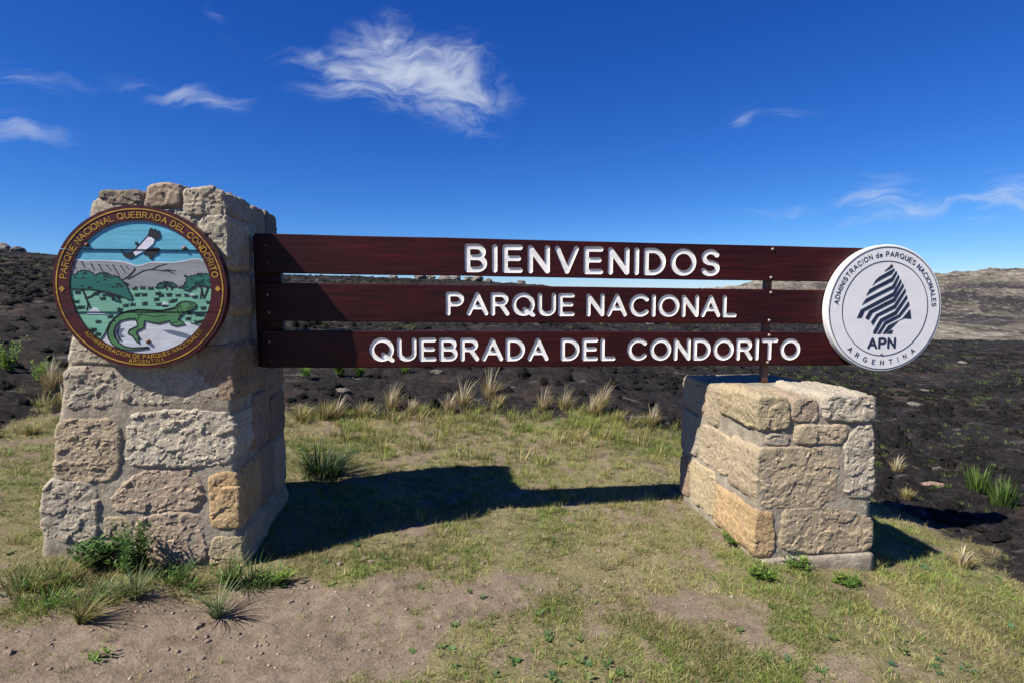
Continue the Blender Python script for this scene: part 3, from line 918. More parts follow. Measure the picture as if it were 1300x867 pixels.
# ------------------------------------------------------------------ plank sign
def plank_sign():
    base = W(3.33, .36, .93)
    p = empty('welcome_sign', base, TH)
    tag(p, 'three dark red wooden planks with white routed lettering between stone pillars', 'sign')
    OA, OZ = 3.33, .93
    FR, BKP, CUT = .30 - .36, .337 - .36, .0065      # front, back, depth of the routing
    droop = -.0122
    spec = [(.048, 4.20, 1.896, 1.663, 'BIENVENIDOS', 1.296, 2.980, .176, 1.688),
            (.055, 4.22, 1.607, 1.376, 'PARQUE NACIONAL', 1.176, 3.111, .147, 1.417),
            (.066, 4.18, 1.320, 1.092, 'QUEBRADA DEL CONDORITO', .703, 3.584, .147, 1.130)]
    for a0, a1, zt, zb, txt, t0, t1, cap, zbase in spec:
        mid = (zt + zb) / 2
        pl_z = lambda a: droop * (a - .14)
        x0, x1 = a0 - OA, a1 - OA
        hw = .094
        ly, w = layout(txt, hw, .13, .45, .03)
        # fit the line into its length by letter spacing
        need = (t1 - t0) / cap; nsp = len(txt) - 1
        ly, w = layout(txt, hw, .13 + (need - w) / nsp, .45 + (need - w) / nsp, .03)
        loops = []; letters = []
        for ch, lx, lw, lps in ly:
            L2 = [[((t0 - OA) + (lx + x) * cap, (zbase - OZ) + y * cap + pl_z(t0 + (lx + lw / 2) * cap) - .0) for x, y in lp] for lp in lps]
            letters.append((ch, L2)); loops += L2
        c = .005
        zT = lambda a: zt - OZ + pl_z(a); zB = lambda a: zb - OZ + pl_z(a)
        # wavy long edges, as of a sawn board
        n = 40; xs = np.linspace(a0, a1, n)
        wv = lambda s: 0.0022 * fbm2(xs * 1.0, np.full(n, s * 7.0), 1.5, 3, .5, int(mid * 100))
        wt = wv(1); wb = wv(2)
        outer = [(xs[i] - OA, zB(xs[i]) + wb[i]) for i in range(n)] + [(xs[i] - OA, zT(xs[i]) + wt[i]) for i in range(n - 1, -1, -1)]
        inner = []
        for i, (x, z) in enumerate(outer):
            sx = c if x < x0 + 1e-6 else (-c if x > x1 - 1e-6 else 0)
            inner.append((x + sx, z + (c if i < n else -c)))
        v2, f2 = cdt([inner] + loops)
        V = [(x, FR, z) for x, z in v2]; F = list(f2)
        b = len(V); m = len(outer)
        for lp, yy in ((inner, FR), (outer, FR + c), (outer, BKP - c), (inner, BKP)):
            V += [(x, yy, z) for x, z in lp]
        for k in range(3):
            for i in range(m):
                j = (i + 1) % m; F.append((b + k * m + i, b + k * m + j, b + k * m + m + j, b + k * m + m + i))
        F.append(tuple(b + 3 * m + i for i in range(m)))
        pl = link('plank', mesh_py('plank', V, F), M['plank'], p)
        for ch, L2 in letters:
            vv, ff = cdt(L2)
            V = [(x, FR + CUT, z) for x, z in vv]; F = list(ff)
            for lp in L2:
                q = len(V); k = len(lp)
                V += [(x, FR + .0004, z) for x, z in lp] + [(x, FR + CUT, z) for x, z in lp]
                F += [(q + i, q + (i + 1) % k, q + k + (i + 1) % k, q + k + i) for i in range(k)]
            link('letter', mesh_py('letter', V, F), M['white'], pl)
        for a, zo in ((3.352, -.022), (3.348, .022)):
            zz = (zt if zo < 0 else zb) - OZ + zo + pl_z(a)
            link('bolt', mesh_py('bolt', *rivet(.0085, .011, a - OA, zz, FR), True), M['bolt'], pl)
        for a, zo in ((.112, -.075), (.118, -.175)):
            link('bolt', mesh_py('bolt', *rivet(.0065, .009, a - OA, zt - OZ + zo + random.uniform(-.012, .012), FR), True), M['bolt'] if random.random() < .6 else M['bolt_rust'], pl)
    # batten against the tall pillar and steel post on the low one
    o = link('batten', mesh_py('batten', *box(.03 - OA, .185 - OA, BKP + .001, BKP + .05, 1.095 - OZ, 1.885 - OZ)), M['plank'], p)
    o['label'] = 'dark wooden batten behind the plank ends'
    o = link('post', mesh_py('post', *box(3.338 - OA, 3.380 - OA, BKP + .001, BKP + .043, -.05, 1.835 - OZ, .003)), M['rust'], p)
    o['label'] = 'rusty steel post behind the planks'
    return p
plank_sign()

# ------------------------------------------------------------------ round signs
def ring_loops(r0, r1, n=120):
    return [[(r1 * math.cos(2 * math.pi * i / n), r1 * math.sin(2 * math.pi * i / n)) for i in range(n)],
            [(r0 * math.cos(2 * math.pi * i / n), r0 * math.sin(2 * math.pi * i / n)) for i in range(n)]]
def text_on_arc(txt, r, cap, hw, deg0, deg1, top=True, step=.07, word=.42, fit=True):
    """letters stand on (top) or hang inside (bottom) a circle of radius r; deg0 is where the first letter starts"""
    ly, w = layout(txt, hw, .13, word, step)
    length = abs(math.radians(deg1 - deg0)) * (r if top else r)
    if fit:
        n = max(1, len(txt) - 1); ex = (length / cap - w) / n
        ly, w = layout(txt, hw, .13 + ex, word + ex, step)
    res = []
    for ch, lx, lw, lps in ly:
        f = (lx + lw / 2) / w
        a = math.radians(deg0 + (deg1 - deg0) * f)
        one = []; res.append(one)
        for lp in lps:
            q = []
            for x, y in lp:
                dx = (x - lw / 2) * cap; dy = y * cap
                if top: rr = r + dy; tx, ty = math.sin(a), -math.cos(a); q.append((rr * math.cos(a) + dx * tx, rr * math.sin(a) + dx * ty))
                else: rr = r - dy; tx, ty = -math.sin(a), math.cos(a); q.append((rr * math.cos(a) + dx * tx, rr * math.sin(a) + dx * ty))
            one.append(q)
    return res
def ribbon(pts, w0, w1=None):
    """mitred strip polygon along a polyline (units of the disc radius)"""
    P = np.array(pts, float); w1 = w0 if w1 is None else w1
    T = np.zeros_like(P); T[1:-1] = P[2:] - P[:-2]; T[0] = P[1] - P[0]; T[-1] = P[-1] - P[-2]
    T /= np.linalg.norm(T, axis=1)[:, None] + 1e-9
    Nn = np.stack([-T[:, 1], T[:, 0]], 1); ww = np.linspace(w0, w1, len(P))[:, None] / 2
    return [tuple(q) for q in P + Nn * ww] + [tuple(q) for q in (P - Nn * ww)[::-1]]
def clip_convex(poly, clip):
    out = list(poly)
    for i in range(len(clip)):
        ax, ay = clip[i]; bx, by = clip[(i + 1) % len(clip)]
        ins = lambda q: (bx - ax) * (q[1] - ay) - (by - ay) * (q[0] - ax) >= 0
        src = out; out = []
        for k in range(len(src)):
            p, q = src[k], src[(k + 1) % len(src)]
            ip, iq = ins(p), ins(q)
            if ip: out.append(p)
            if ip != iq:
                d = (bx - ax) * (q[1] - p[1]) - (by - ay) * (q[0] - p[0])
                t = ((by - ay) * (p[0] - ax) - (bx - ax) * (p[1] - ay)) / d
                out.append((p[0] + (q[0] - p[0]) * t, p[1] + (q[1] - p[1]) * t))
        if not out: return []
    res = []
    for q in out:
        if not res or math.hypot(q[0] - res[-1][0], q[1] - res[-1][1]) > 1e-5: res.append(q)
    return res if len(res) > 2 else []

def emblem_sign():
    RAD = .423; TILT = R_(-1.5)
    p = empty('round_sign', W(-.405, -.062, 1.573), TH)
    tag(p, 'round carved wooden emblem with bird, trees and green lizard on tall pillar', 'sign')
    sc = lambda loops: [[(x * RAD, z * RAD) for x, z in lp] for lp in loops]
    # picture coordinates -> unit disc
    def N(pts): return [((x - 467) / 432, (434 - y) / 406) for x, y in pts]
    seams = (.468, -.292); gap = .0045
    circ = lambda r, n=120: [(r * math.cos(2 * math.pi * i / n), r * math.sin(2 * math.pi * i / n)) for i in range(n)]
    bands = [[(-2, seams[0] + gap), (2, seams[0] + gap - .01), (2, 2), (-2, 2)],
             [(-2, seams[1] + gap), (2, seams[1] + gap - .02), (2, seams[0] - gap - .01), (-2, seams[0] - gap)],
             [(-2, -2), (2, -2), (2, seams[1] - gap - .02), (-2, seams[1] - gap)]]
    FIELD = circ(.812)
    BT = .05                                     # board thickness; the front of the boards is b = 0
    for bd in bands:
        lp = clip_convex(circ(.995), bd)
        V, F = prism(sc([lp]), 0.0, BT); link('board', mesh_py('board', V, F), M['maroon'], p)
    parts = []
    for bd in bands:                              # raised border, cut where the boards meet
        for half in (0, 1):
            a0, a1 = (0, math.pi) if half == 0 else (math.pi, 2 * math.pi)
            n = 60
            pl = [(math.cos(a0 + (a1 - a0) * i / n), math.sin(a0 + (a1 - a0) * i / n)) for i in range(n + 1)] + [(.812 * math.cos(a1 - (a1 - a0) * i / n), .812 * math.sin(a1 - (a1 - a0) * i / n)) for i in range(n + 1)]
            cl_ = clip_convex(pl, bd)
            if not cl_: continue
            # a band can cut the half ring in two: split at the middle
            for sgn in (-1, 1):
                cc = clip_convex(cl_, [(0, -2), (2, -2), (2, 2), (0, 2)] if sgn > 0 else [(-2, -2), (0, -2), (0, 2), (-2, 2)])
                if cc: parts.append(prism(sc([cc]), -.008, .0))
    o = link('border', mesh_py('border', *join(parts)), M['maroon'], p); o['label'] = 'raised dark maroon border ring'
    border = o
    link('ring', mesh_py('ring', *prism(sc(ring_loops(.947, .960)), -.0105, -.0075)), M['gold'], border)
    def letter_part(glyphs, mat, par, f, b):
        for g in glyphs: link('letter', mesh_py('letter', *prism(sc(g), f, b)), mat, par)
    letter_part(text_on_arc('PARQUE NACIONAL QUEBRADA DEL CONDORITO', .842, .078, .062, 173, 8), M['gold'], border, -.0102, -.0075)
    letter_part(text_on_arc('ADMINISTRACION DE PARQUES NACIONALES', .880, .052, .065, 219, 322, False), M['gold'], border, -.0102, -.0075)
    letter_part(text_on_arc('ARGENTINA', .942, .050, .065, 258, 284, False), M['gold'], border, -.0102, -.0075)
    for sx in (-.895, .892):
        dmd = [(sx - .034, -.015), (sx, -.055), (sx + .034, -.015), (sx, .022)]
        link('diamond', mesh_py('diamond', *prism(sc([dmd]), -.0105, -.0075)), M['gold'], border)
    def piece(name, polys, h, mat, h0=.0, field=True, fine=False):
        if len(polys) > 1 and not fine:
            return [piece(name, [q], h, mat, h0, field) for q in polys]
        pr = []
        for pg in polys:
            q = clip_convex(pg, FIELD) if field else pg
            for bd in bands:
                k = clip_convex(q, bd) if q else []
                if k: pr.append(prism(sc([k]), -h, -h0))
        if not pr: return None
        o = link(name, mesh_py(name, *join(pr)), mat, p)
        if fine: o['kind'] = 'stuff'
        return o
    top = [(60, 290), (118, 297), (135, 295), (165, 298), (200, 304), (255, 301), (300, 302), (345, 303), (390, 308), (430, 322), (448, 327), (478, 322), (500, 313), (530, 308), (600, 310), (640, 309), (670, 303), (700, 300), (728, 291), (760, 292), (790, 298), (880, 300)]
    piece('painted_sky', [N([(20, -20), (920, -20), (920, 310)] + top[::-1] + [(20, 300)])], .0012, M['p_sky'])
    mt = piece('painted_mountain', [N(top + [(900, 436), (20, 436)])], .0028, M['p_grey'])
    piece('painted_meadow', [N([(20, 432), (300, 436), (500, 430), (900, 428), (900, 700), (760, 628), (700, 612), (600, 604), (470, 606), (350, 600), (300, 604), (280, 640), (240, 705), (20, 760)])], .0020, M['p_green'])
    piece('painted_rock', [N([(240, 700), (268, 668), (300, 602), (350, 598), (470, 604), (600, 602), (700, 610), (765, 630), (860, 690), (700, 900), (250, 900)])], .0026, M['p_rock'])
    piece('painted_shadow', [N([(312, 655), (340, 640), (368, 636), (350, 662), (368, 680), (345, 685), (358, 705), (318, 700)]), N([(558, 646), (610, 648), (660, 660), (712, 682), (705, 695), (640, 682), (585, 662)])], .0034, M['p_shade'])
    piece('rim_line', [ribbon(N(top), .016)], .0036, M['p_rock'])
    mtl = [[(140, 312), (150, 345)], [(180, 305), (195, 338)], [(225, 315), (240, 352)], [(262, 318), (285, 368)], [(300, 322), (322, 350)], [(330, 322), (360, 375)], [(368, 325), (392, 362)], [(395, 330), (412, 345)], [(438, 335), (432, 352), (400, 380), (375, 395)], [(440, 342), (415, 372), (385, 392)],
           [(400, 392), (440, 372), (480, 350), (520, 343), (560, 348), (600, 350)], [(575, 350), (600, 345), (640, 350)], [(600, 350), (625, 360), (635, 365)], [(520, 345), (560, 325), (600, 315)]]
    piece('outline', [ribbon(N(q), .011, .006) for q in mtl], .0042, M['p_black'], fine=True)
    # trees
    cano = [[(100, 385), (112, 374), (150, 370), (158, 358), (180, 350), (215, 352), (236, 366), (242, 378), (262, 362), (298, 360), (318, 374), (352, 378), (372, 398), (392, 418), (398, 445), (412, 470), (418, 494), (398, 494), (372, 480), (340, 470), (300, 456), (258, 450), (215, 440), (165, 442), (100, 436)],
            [(312, 476), (345, 476), (356, 505), (330, 498)], [(538, 434), (552, 412), (590, 404), (625, 410), (644, 426), (618, 430), (590, 424), (562, 434)],
            [(678, 442), (676, 426), (692, 402), (698, 380), (738, 372), (762, 362), (800, 366), (840, 372), (840, 432), (790, 428), (760, 422), (724, 430), (704, 450)]]
    def scallop(q, w=9):
        P_ = np.array(q, float); c_ = P_.mean(0); P_ = resample(P_, w); n_ = len(P_)
        d_ = P_ - c_; d_ /= np.linalg.norm(d_, axis=1)[:, None]
        k_ = np.where(np.arange(n_) % 2 == 0, 3.2, -2.2) + np.random.default_rng(n_).uniform(-1.2, 1.2, n_)
        return [tuple(v) for v in P_ + d_ * k_[:, None]]
    cano = [scallop(q) for q in cano]
    trk = [[(172, 438), (182, 462), (194, 498), (198, 520), (188, 545)], [(185, 488), (215, 478), (238, 460), (290, 452), (318, 478)], [(196, 505), (212, 545)], [(585, 426), (592, 446)], [(625, 428), (612, 446)], [(764, 425), (768, 450), (758, 490)], [(802, 430), (790, 460), (776, 490)], [(768, 450), (776, 490)]]
    piece('painted_trunk', [ribbon(N(q), .022, .014) for q in trk], .0038, M['p_black'])
    for g in ((0, 1), (2,), (3,)):
        piece('painted_tree', [N(cano[i]) for i in g], .0046, M['p_dgreen'])
    rl = random.Random(3)
    leafs = []
    for i, q in enumerate(cano):
        xs = [a for a, _ in q]; ys = [b for _, b in q]
        leafs.append(ribbon(N(q + q[:1]), .012))
        for k in range((34, 3, 9, 18)[i]):
            x = rl.uniform(min(xs) + 12, max(xs) - 22); y = rl.uniform(min(ys) + 10, max(ys) - 12)
            if i == 0 and y > 372 + (x - 100) * .33 + 45: continue
            if i == 0 and y < 360 + max(0, x - 330) * .8: continue
            leafs.append(ribbon(N([(x - 9, y + 3), (x, y - 4), (x + 9, y + 2)]), .010))
    piece('outline', leafs, .0054, M['p_black'], fine=True)
    # grass tufts of the meadow
    tf = []
    spots = [(150, 455), (140, 500), (165, 528), (270, 485), (240, 600), (215, 640), (235, 662), (205, 645), (300, 575), (148, 530), (240, 462), (430, 435), (470, 432), (510, 434), (660, 428), (440, 468), (475, 466), (535, 490), (545, 460), (545, 515), (475, 512), (415, 515), (625, 495), (645, 468), (690, 470), (730, 478), (610, 500), (760, 570), (740, 568), (690, 588), (700, 560), (760, 602), (735, 605), (770, 535), (800, 505), (790, 575), (560, 470), (600, 468), (380, 520), (350, 540), (575, 520)]
    for x, y in spots:
        for k in range(5):
            dx = (k - 2) * 7
            tf.append(ribbon(N([(x + dx * .5, y + 8), (x + dx * 1.1, y - rl.uniform(2, 9))]), .009, .003))
        tf.append(ribbon(N([(x - 13, y + 9), (x + 15, y + 8)]), .004))
    piece('painted_tuft', tf, .0040, M['p_black'], fine=True)
    piece('painted_stone', [N([(188, 566), (205, 545), (225, 534), (245, 538), (262, 560), (285, 566)]), N([(560, 520), (572, 506), (590, 512), (598, 520)]), N([(700, 474), (712, 464), (730, 468), (735, 474)])], .0042, M['p_rock'])
    # lizard
    liz = [(738, 522), (728, 512), (708, 506), (684, 503), (660, 507), (642, 518), (628, 536), (600, 546), (560, 550), (500, 546), (440, 545), (400, 549), (360, 562), (325, 584), (298, 618), (284, 652), (288, 690), (308, 720), (345, 740), (392, 748), (440, 744), (486, 738), (484, 732), (440, 734), (400, 736), (362, 727), (334, 706), (318, 680), (316, 652), (328, 622), (352, 600), (392, 590), (428, 588), (434, 610), (436, 626), (394, 645), (386, 664), (408, 676), (424, 704), (440, 716), (432, 690), (446, 694), (428, 664), (430, 652), (466, 634), (472, 600), (500, 606), (540, 614), (600, 600), (600, 618), (628, 628), (676, 618), (662, 606), (640, 596), (650, 580), (672, 560), (700, 548), (728, 538)]
    piece('painted_lizard', [N(liz)], .0050, M['p_liz'])
    dark = [ribbon(N(liz + liz[:1]), .015), ribbon(N([(628, 536), (560, 550), (440, 545), (360, 562), (325, 584), (298, 618), (284, 652)]), .020), ribbon(N([(646, 520), (640, 545), (650, 575)]), .008), ribbon(N([(655, 512), (655, 540), (672, 556)]), .007), ribbon(N([(700, 516), (722, 520)]), .012, .004), ribbon(N([(690, 536), (734, 526)]), .006), ribbon(N([(430, 566), (470, 568), (520, 580), (580, 572)]), .006), ribbon(N([(438, 600), (444, 572), (462, 570)]), .006), ribbon(N([(606, 612), (640, 606)]), .006), ribbon(N([(345, 616), (330, 660), (345, 700)]), .006), ribbon(N([(240, 700), (268, 668), (300, 604), (330, 598)]), .007), ribbon(N([(700, 610), (765, 630), (800, 650)]), .006)]
    piece('outline', dark, .0058, M['p_black'], fine=True)
    # condor
    bird = piece('painted_bird', [N([(432, 262), (468, 226), (512, 180), (530, 182), (546, 195), (536, 218), (498, 248), (446, 277)])], .0048, M['p_lilac'])
    bl = [[(373, 249), (392, 262), (416, 262), (434, 258), (446, 278), (412, 291), (388, 278)], [(510, 181), (524, 142), (534, 138), (536, 150), (552, 142), (552, 156), (570, 150), (566, 166), (577, 170), (570, 186), (548, 198), (530, 184)],
          [(496, 250), (520, 240), (545, 234), (566, 238), (560, 262), (534, 276), (524, 296), (512, 290), (512, 274), (484, 268)], [(447, 208), (458, 208), (462, 222), (450, 226)]]
    piece('painted_feather', [N(q) for q in bl] + [ribbon(N([(434, 258), (468, 224), (512, 178)]), .012)], .0054, M['p_black'])
    for (x, y, r) in ((212, 225, .012), (692, 238, .012), (484, 705, .012)):
        (u, v), = N([(x, y)])
        link('bolt', mesh_py('bolt', *rivet(r * .8, .012, u * RAD, v * RAD, -.003), True), M['bolt_rust'], p)
    # two steel pegs hold the boards to the stones
    for sx in (-.25, .25):
        link('peg', mesh_py('peg', *box(sx * RAD - .012, sx * RAD + .012, BT - .001, BT + .05, -.012, .012)), M['rust'], p)
    p.rotation_euler = (0, 0, TH)
    return p
emblem_sign()

def white_sign():
    RAD = .432
    p = empty('round_sign', W(4.16, .245, 1.438), TH)
    tag(p, 'round white board with navy striped logo at the right end of the planks', 'sign')
    sc = lambda loops: [[(x * RAD, z * RAD) for x, z in lp] for lp in loops]
    circ = lambda r, n=140: [(r * math.cos(2 * math.pi * i / n), r * math.sin(2 * math.pi * i / n)) for i in range(n)]
    BT = .053; n = 140
    V = []; F = []
    for r, b in ((.985, 0.0), (1.0, .006), (1.0, BT - .006), (.985, BT)):
        V += [(x * RAD, b, z * RAD) for x, z in circ(r, n)]
    for k in range(3):
        for i in range(n):
            j = (i + 1) % n; F.append((k * n + i, k * n + j, k * n + n + j, k * n + n + i))
    v2, f2 = cdt(sc([circ(.985, n)])); b0 = len(V); V += [(x, 0.0, z) for x, z in v2]; F += [tuple(i + b0 for i in f) for f in f2]
    b0 = len(V); V += [(x, BT, z) for x, z in v2]; F += [tuple(i + b0 for i in f) for f in f2]
    board = link('board', mesh_py('board', V, F), M['disc_white'], p)
    f, b = -.0022, .0003
    link('ring', mesh_py('ring', *prism(sc(ring_loops(.955, .966)), f, b)), M['navy'], p)
    link('ring', mesh_py('ring', *prism(sc(ring_loops(.738, .748)), f, b)), M['navy'], p)
    def lt(glyphs):
        for g in glyphs: link('letter', mesh_py('letter', *prism(sc(g), f, b)), M['navy'], board)
    lt(text_on_arc('ADMINISTRACION de PARQUES NACIONALES', .812, .082, .062, 175.5, 2.0))
    lt(text_on_arc('ARGENTINA', .895, .080, .062, 226, 310, False))
    ly, w = layout('APN', .10, .10, .4, .04)
    cap = .178; s = .495 / (w * cap)
    lt([[[(-.275 + (lx + x) * cap * s, -.635 + y * cap) for x, y in lp] for lp in lps] for ch, lx, lw, lps in ly])
    Z = lambda pts: [((x - 452) / 350, (440 - y) / 381) for x, y in pts]
    stripes = [
        [(433, 216), (462, 190), (480, 180), (484, 186), (470, 200), (440, 216)],
        [(366, 302), (385, 268), (405, 250), (492, 200), (494, 208), (478, 234), (440, 254), (390, 282)],
        [(331, 362), (350, 324), (478, 256), (504, 214), (511, 226), (488, 276), (400, 320)],
        [(309, 418), (330, 382), (486, 302), (519, 237), (526, 250), (500, 318), (400, 368)],
        [(283, 497), (303, 447), (492, 344), (535, 262), (541, 280), (502, 364), (326, 456), (311, 495)],
        [(333, 497), (356, 452), (498, 378), (550, 288), (557, 306), (508, 398), (375, 466), (353, 509)],
        [(368, 522), (398, 474), (504, 418), (565, 320), (571, 338), (514, 438), (412, 488), (382, 541)],
        [(386, 590), (388, 572), (424, 503), (510, 458), (577, 358), (584, 378), (522, 476), (438, 520), (402, 592)],
        [(410, 592), (452, 520), (535, 478), (592, 396), (599, 420), (545, 492), (462, 536), (430, 592)],
        [(444, 592), (474, 544), (560, 500), (604, 444), (615, 502), (572, 500), (540, 512), (500, 556), (462, 592)],
        [(470, 592), (488, 574), (506, 569), (502, 592)]]
    emb = [Z(q) for q in stripes]
    for q in emb: link('stripe', mesh_py('stripe', *prism(sc([q]), f, b)), M['navy'], board)
    for x, y in ((470, 178), (447, 403), (443, 712)):
        (u, v), = Z([(x, y)])
        link('bolt', mesh_py('bolt', *rivet(.0065, .008, u * RAD, v * RAD, -.001), True), M['bolt'], p)
    return p
white_sign()

# ------------------------------------------------------------------ plants
def blades(n, h, spread, lean, width, cols, seed, seg=3, h_var=.35, curve=.6, base=0.02):
    """arching grass blades growing from one root"""
    r = np.random.default_rng(seed)
    ang = r.uniform(0, 2 * math.pi, n); rad = base * np.sqrt(r.uniform(0, 1, n))
    hh = h * (1 - h_var + 2 * h_var * r.uniform(0, 1, n) ** 1.2 * .8)
    out = spread * r.uniform(.15, 1, n)
    dirx = np.cos(ang) * out + lean[0]; diry = np.sin(ang) * out + lean[1]
    V = np.zeros((n, seg + 1, 2, 3)); C = np.zeros((n, seg + 1, 2, 3))
    pa = ang + math.pi / 2 + r.normal(0, .5, n)
    cs = np.array(cols)[r.integers(0, len(cols), n)] * r.uniform(.75, 1.2, (n, 1))
    for k in range(seg + 1):
        t = k / seg
        x = rad * np.cos(ang) + dirx * hh * (t ** (1 + curve)); y = rad * np.sin(ang) + diry * hh * (t ** (1 + curve))
        z = hh * t * (1 - .25 * t * np.hypot(dirx, diry)) - .01 * (k == 0)
        w = width * (1 - t) ** .7 / 2 + .0003
        for s, sg in ((0, -1), (1, 1)):
            V[:, k, s, 0] = x + sg * w * np.cos(pa); V[:, k, s, 1] = y + sg * w * np.sin(pa); V[:, k, s, 2] = z
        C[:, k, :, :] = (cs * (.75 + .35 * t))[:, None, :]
    i = np.arange(n)[:, None] * (seg + 1) * 2 + np.arange(seg)[None] * 2
    F = np.stack([i, i + 1, i + 3, i + 2], -1).reshape(-1, 4)
    return V.reshape(-1, 3), F, C.reshape(-1, 3)
def leafy(n_st, h, leaf, cols, seed, spread=.5, per=14):
    """upright stems set with narrow leaves"""
    r = np.random.default_rng(seed); V = []; F = []; C = []
    for s in range(n_st):
        a = r.uniform(0, 6.28); o = r.uniform(.05, spread); hs = h * r.uniform(.55, 1)
        bx, by = .03 * math.cos(a) * r.uniform(0, 1.5), .03 * math.sin(a) * r.uniform(0, 1.5)
        for k in range(per):
            t = (k + r.uniform(0, 1)) / per
            px, py, pz = bx + math.cos(a) * o * hs * t ** 1.4, by + math.sin(a) * o * hs * t ** 1.4, hs * t
            b = k * 2.4 + r.uniform(-.4, .4); ll = leaf * r.uniform(.7, 1.2) * (1.1 - .5 * t); up = r.uniform(.2, .9)
            d = np.array([math.cos(b), math.sin(b), up]); d /= np.linalg.norm(d); sd = np.array([-math.sin(b), math.cos(b), 0]) * ll * .16
            p0 = np.array([px, py, pz]); q = len(V)
            V += [p0, p0 + d * ll * .5 + sd, p0 + d * ll, p0 + d * ll * .5 - sd]; F.append((q, q + 1, q + 2, q + 3))
            c = np.array(cols[r.integers(0, len(cols))]) * r.uniform(.7, 1.25); C += [c] * 4
    return np.array(V), np.array(F), np.array(C)
def merge(parts):
    V = []; F = []; C = []; b = 0
    for v, f, c in parts: V.append(v); F.append(f + b); C.append(c); b += len(v)
    return np.vstack(V), np.vstack(F), np.vstack(C)
STRAW = [(.44, .35, .17), (.38, .30, .13), (.50, .42, .24), (.34, .28, .10)]
OLIVE = [(.17, .19, .05), (.22, .22, .07), (.13, .16, .04), (.30, .27, .10)]
GREEN = [(.07, .15, .03), (.10, .19, .04), (.055, .12, .025)]
LIME = [(.16, .27, .035), (.20, .30, .05), (.11, .21, .03)]
DEEP = [(.022, .05, .02), (.03, .065, .025), (.018, .04, .018)]
PALE = [(.20, .25, .13), (.26, .28, .15), (.15, .21, .08)]
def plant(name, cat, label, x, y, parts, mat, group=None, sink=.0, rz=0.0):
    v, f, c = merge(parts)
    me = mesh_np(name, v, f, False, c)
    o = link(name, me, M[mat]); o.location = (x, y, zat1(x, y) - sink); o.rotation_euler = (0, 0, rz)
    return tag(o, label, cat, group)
def gpt(px, py):
    """where the sight line through a photo pixel meets the terrain"""
    d = Vector((px - 650, 700 * math.cos(PITCH) + (433.5 - py) * math.sin(PITCH), (433.5 - py) * math.cos(PITCH) - 700 * math.sin(PITCH)))
    t = 1.0 / 700
    prev = t
    for i in range(900):
        q = d * t
        if EYE + q.z < float(gz(q.x, q.y)): break
        prev = t; t *= 1.012
    q = d * ((t + prev) / 2)
    return q.x, q.y

# weeds round the foot of the tall pillar
plant('leafy_weed', 'weed', 'bushy bright green weed at the left foot of the tall pillar', *gpt(122, 722), [leafy(22, .19, .075, GREEN, 1, 1.0), blades(60, .10, .8, (0, 0), .005, OLIVE, 2)], 'foliage')
plant('upright_weed', 'weed', 'upright feathery dark green weed against the tall pillar front', *gpt(172, 728), [leafy(16, .30, .05, [(.05, .105, .022), (.07, .14, .03)], 3, .4, 40), leafy(14, .17, .05, GREEN, 4, .9, 18)], 'foliage')
plant('spiky_tuft', 'grass tuft', 'pale spiky grass tuft on soil below the upright weed', *gpt(172, 760), [blades(90, .16, 1.3, (.1, -.1), .005, PALE, 5), blades(40, .09, .9, (0, 0), .005, OLIVE, 6)], 'foliage')
plant('dry_tuft', 'grass tuft', 'low brownish green grass tuft leftmost on the bare soil', *gpt(105, 790), [blades(90, .13, 1.2, (.5, .1), .005, OLIVE, 7), blades(40, .11, 1.0, (.7, .2), .004, STRAW, 8)], 'foliage')
plant('corner_weed', 'weed', 'dark green weed clump at the front right corner of tall pillar', *gpt(292, 742), [leafy(13, .15, .05, GREEN, 9, .9, 14), blades(50, .16, .7, (.05, 0), .005, OLIVE, 10), blades(14, .28, .35, (.15, 0), .005, PALE, 11)], 'foliage')
plant('spiky_tuft', 'grass tuft', 'pale green spiky tuft spreading on soil before pillar corner', *gpt(276, 782), [blades(70, .17, 1.2, (0, -.15), .0065, PALE, 12)], 'foliage')
plant('leafy_weed', 'weed', 'small broad leaved weed beside the big shadow edge', *gpt(352, 738), [leafy(12, .09, .06, LIME, 13, 1.2, 8), blades(20, .1, .9, (0, 0), .006, PALE, 14)], 'foliage')
plant('leafy_weed', 'weed', 'tiny green weed alone on the bare foreground soil', *gpt(130, 834), [leafy(7, .04, .035, LIME, 15, 1.2, 6)], 'foliage')
plant('bladed_plant', 'plant', 'dark clump of long pointed leaves in shade beside tall pillar', *gpt(412, 604), [blades(230, .30, 1.15, (.12, .05), .009, DEEP + GREEN[2:], 16, 4, .4, .6, .13), blades(120, .18, 1.2, (.3, 0), .008, DEEP, 17, 4, .4, .6, .2)], 'foliage')
for k, (x, y, h, l) in enumerate([(930, 690, .05, 'flat green weed near the left foot of the low pillar'), (1010, 722, .06, 'dark green weed hugging the low pillar footing'), (968, 735, .05, 'small green weed at the front corner of low pillar'), (1075, 742, .05, 'trailing green weed at the low pillar right front corner')]):
    plant('leafy_weed', 'weed', l, *gpt(x, y), [leafy(22, h, .05, GREEN + LIME, 30 + k, 1.8, 8), blades(40, .07, 1.2, (0, 0), .004, OLIVE, 40 + k)], 'foliage')
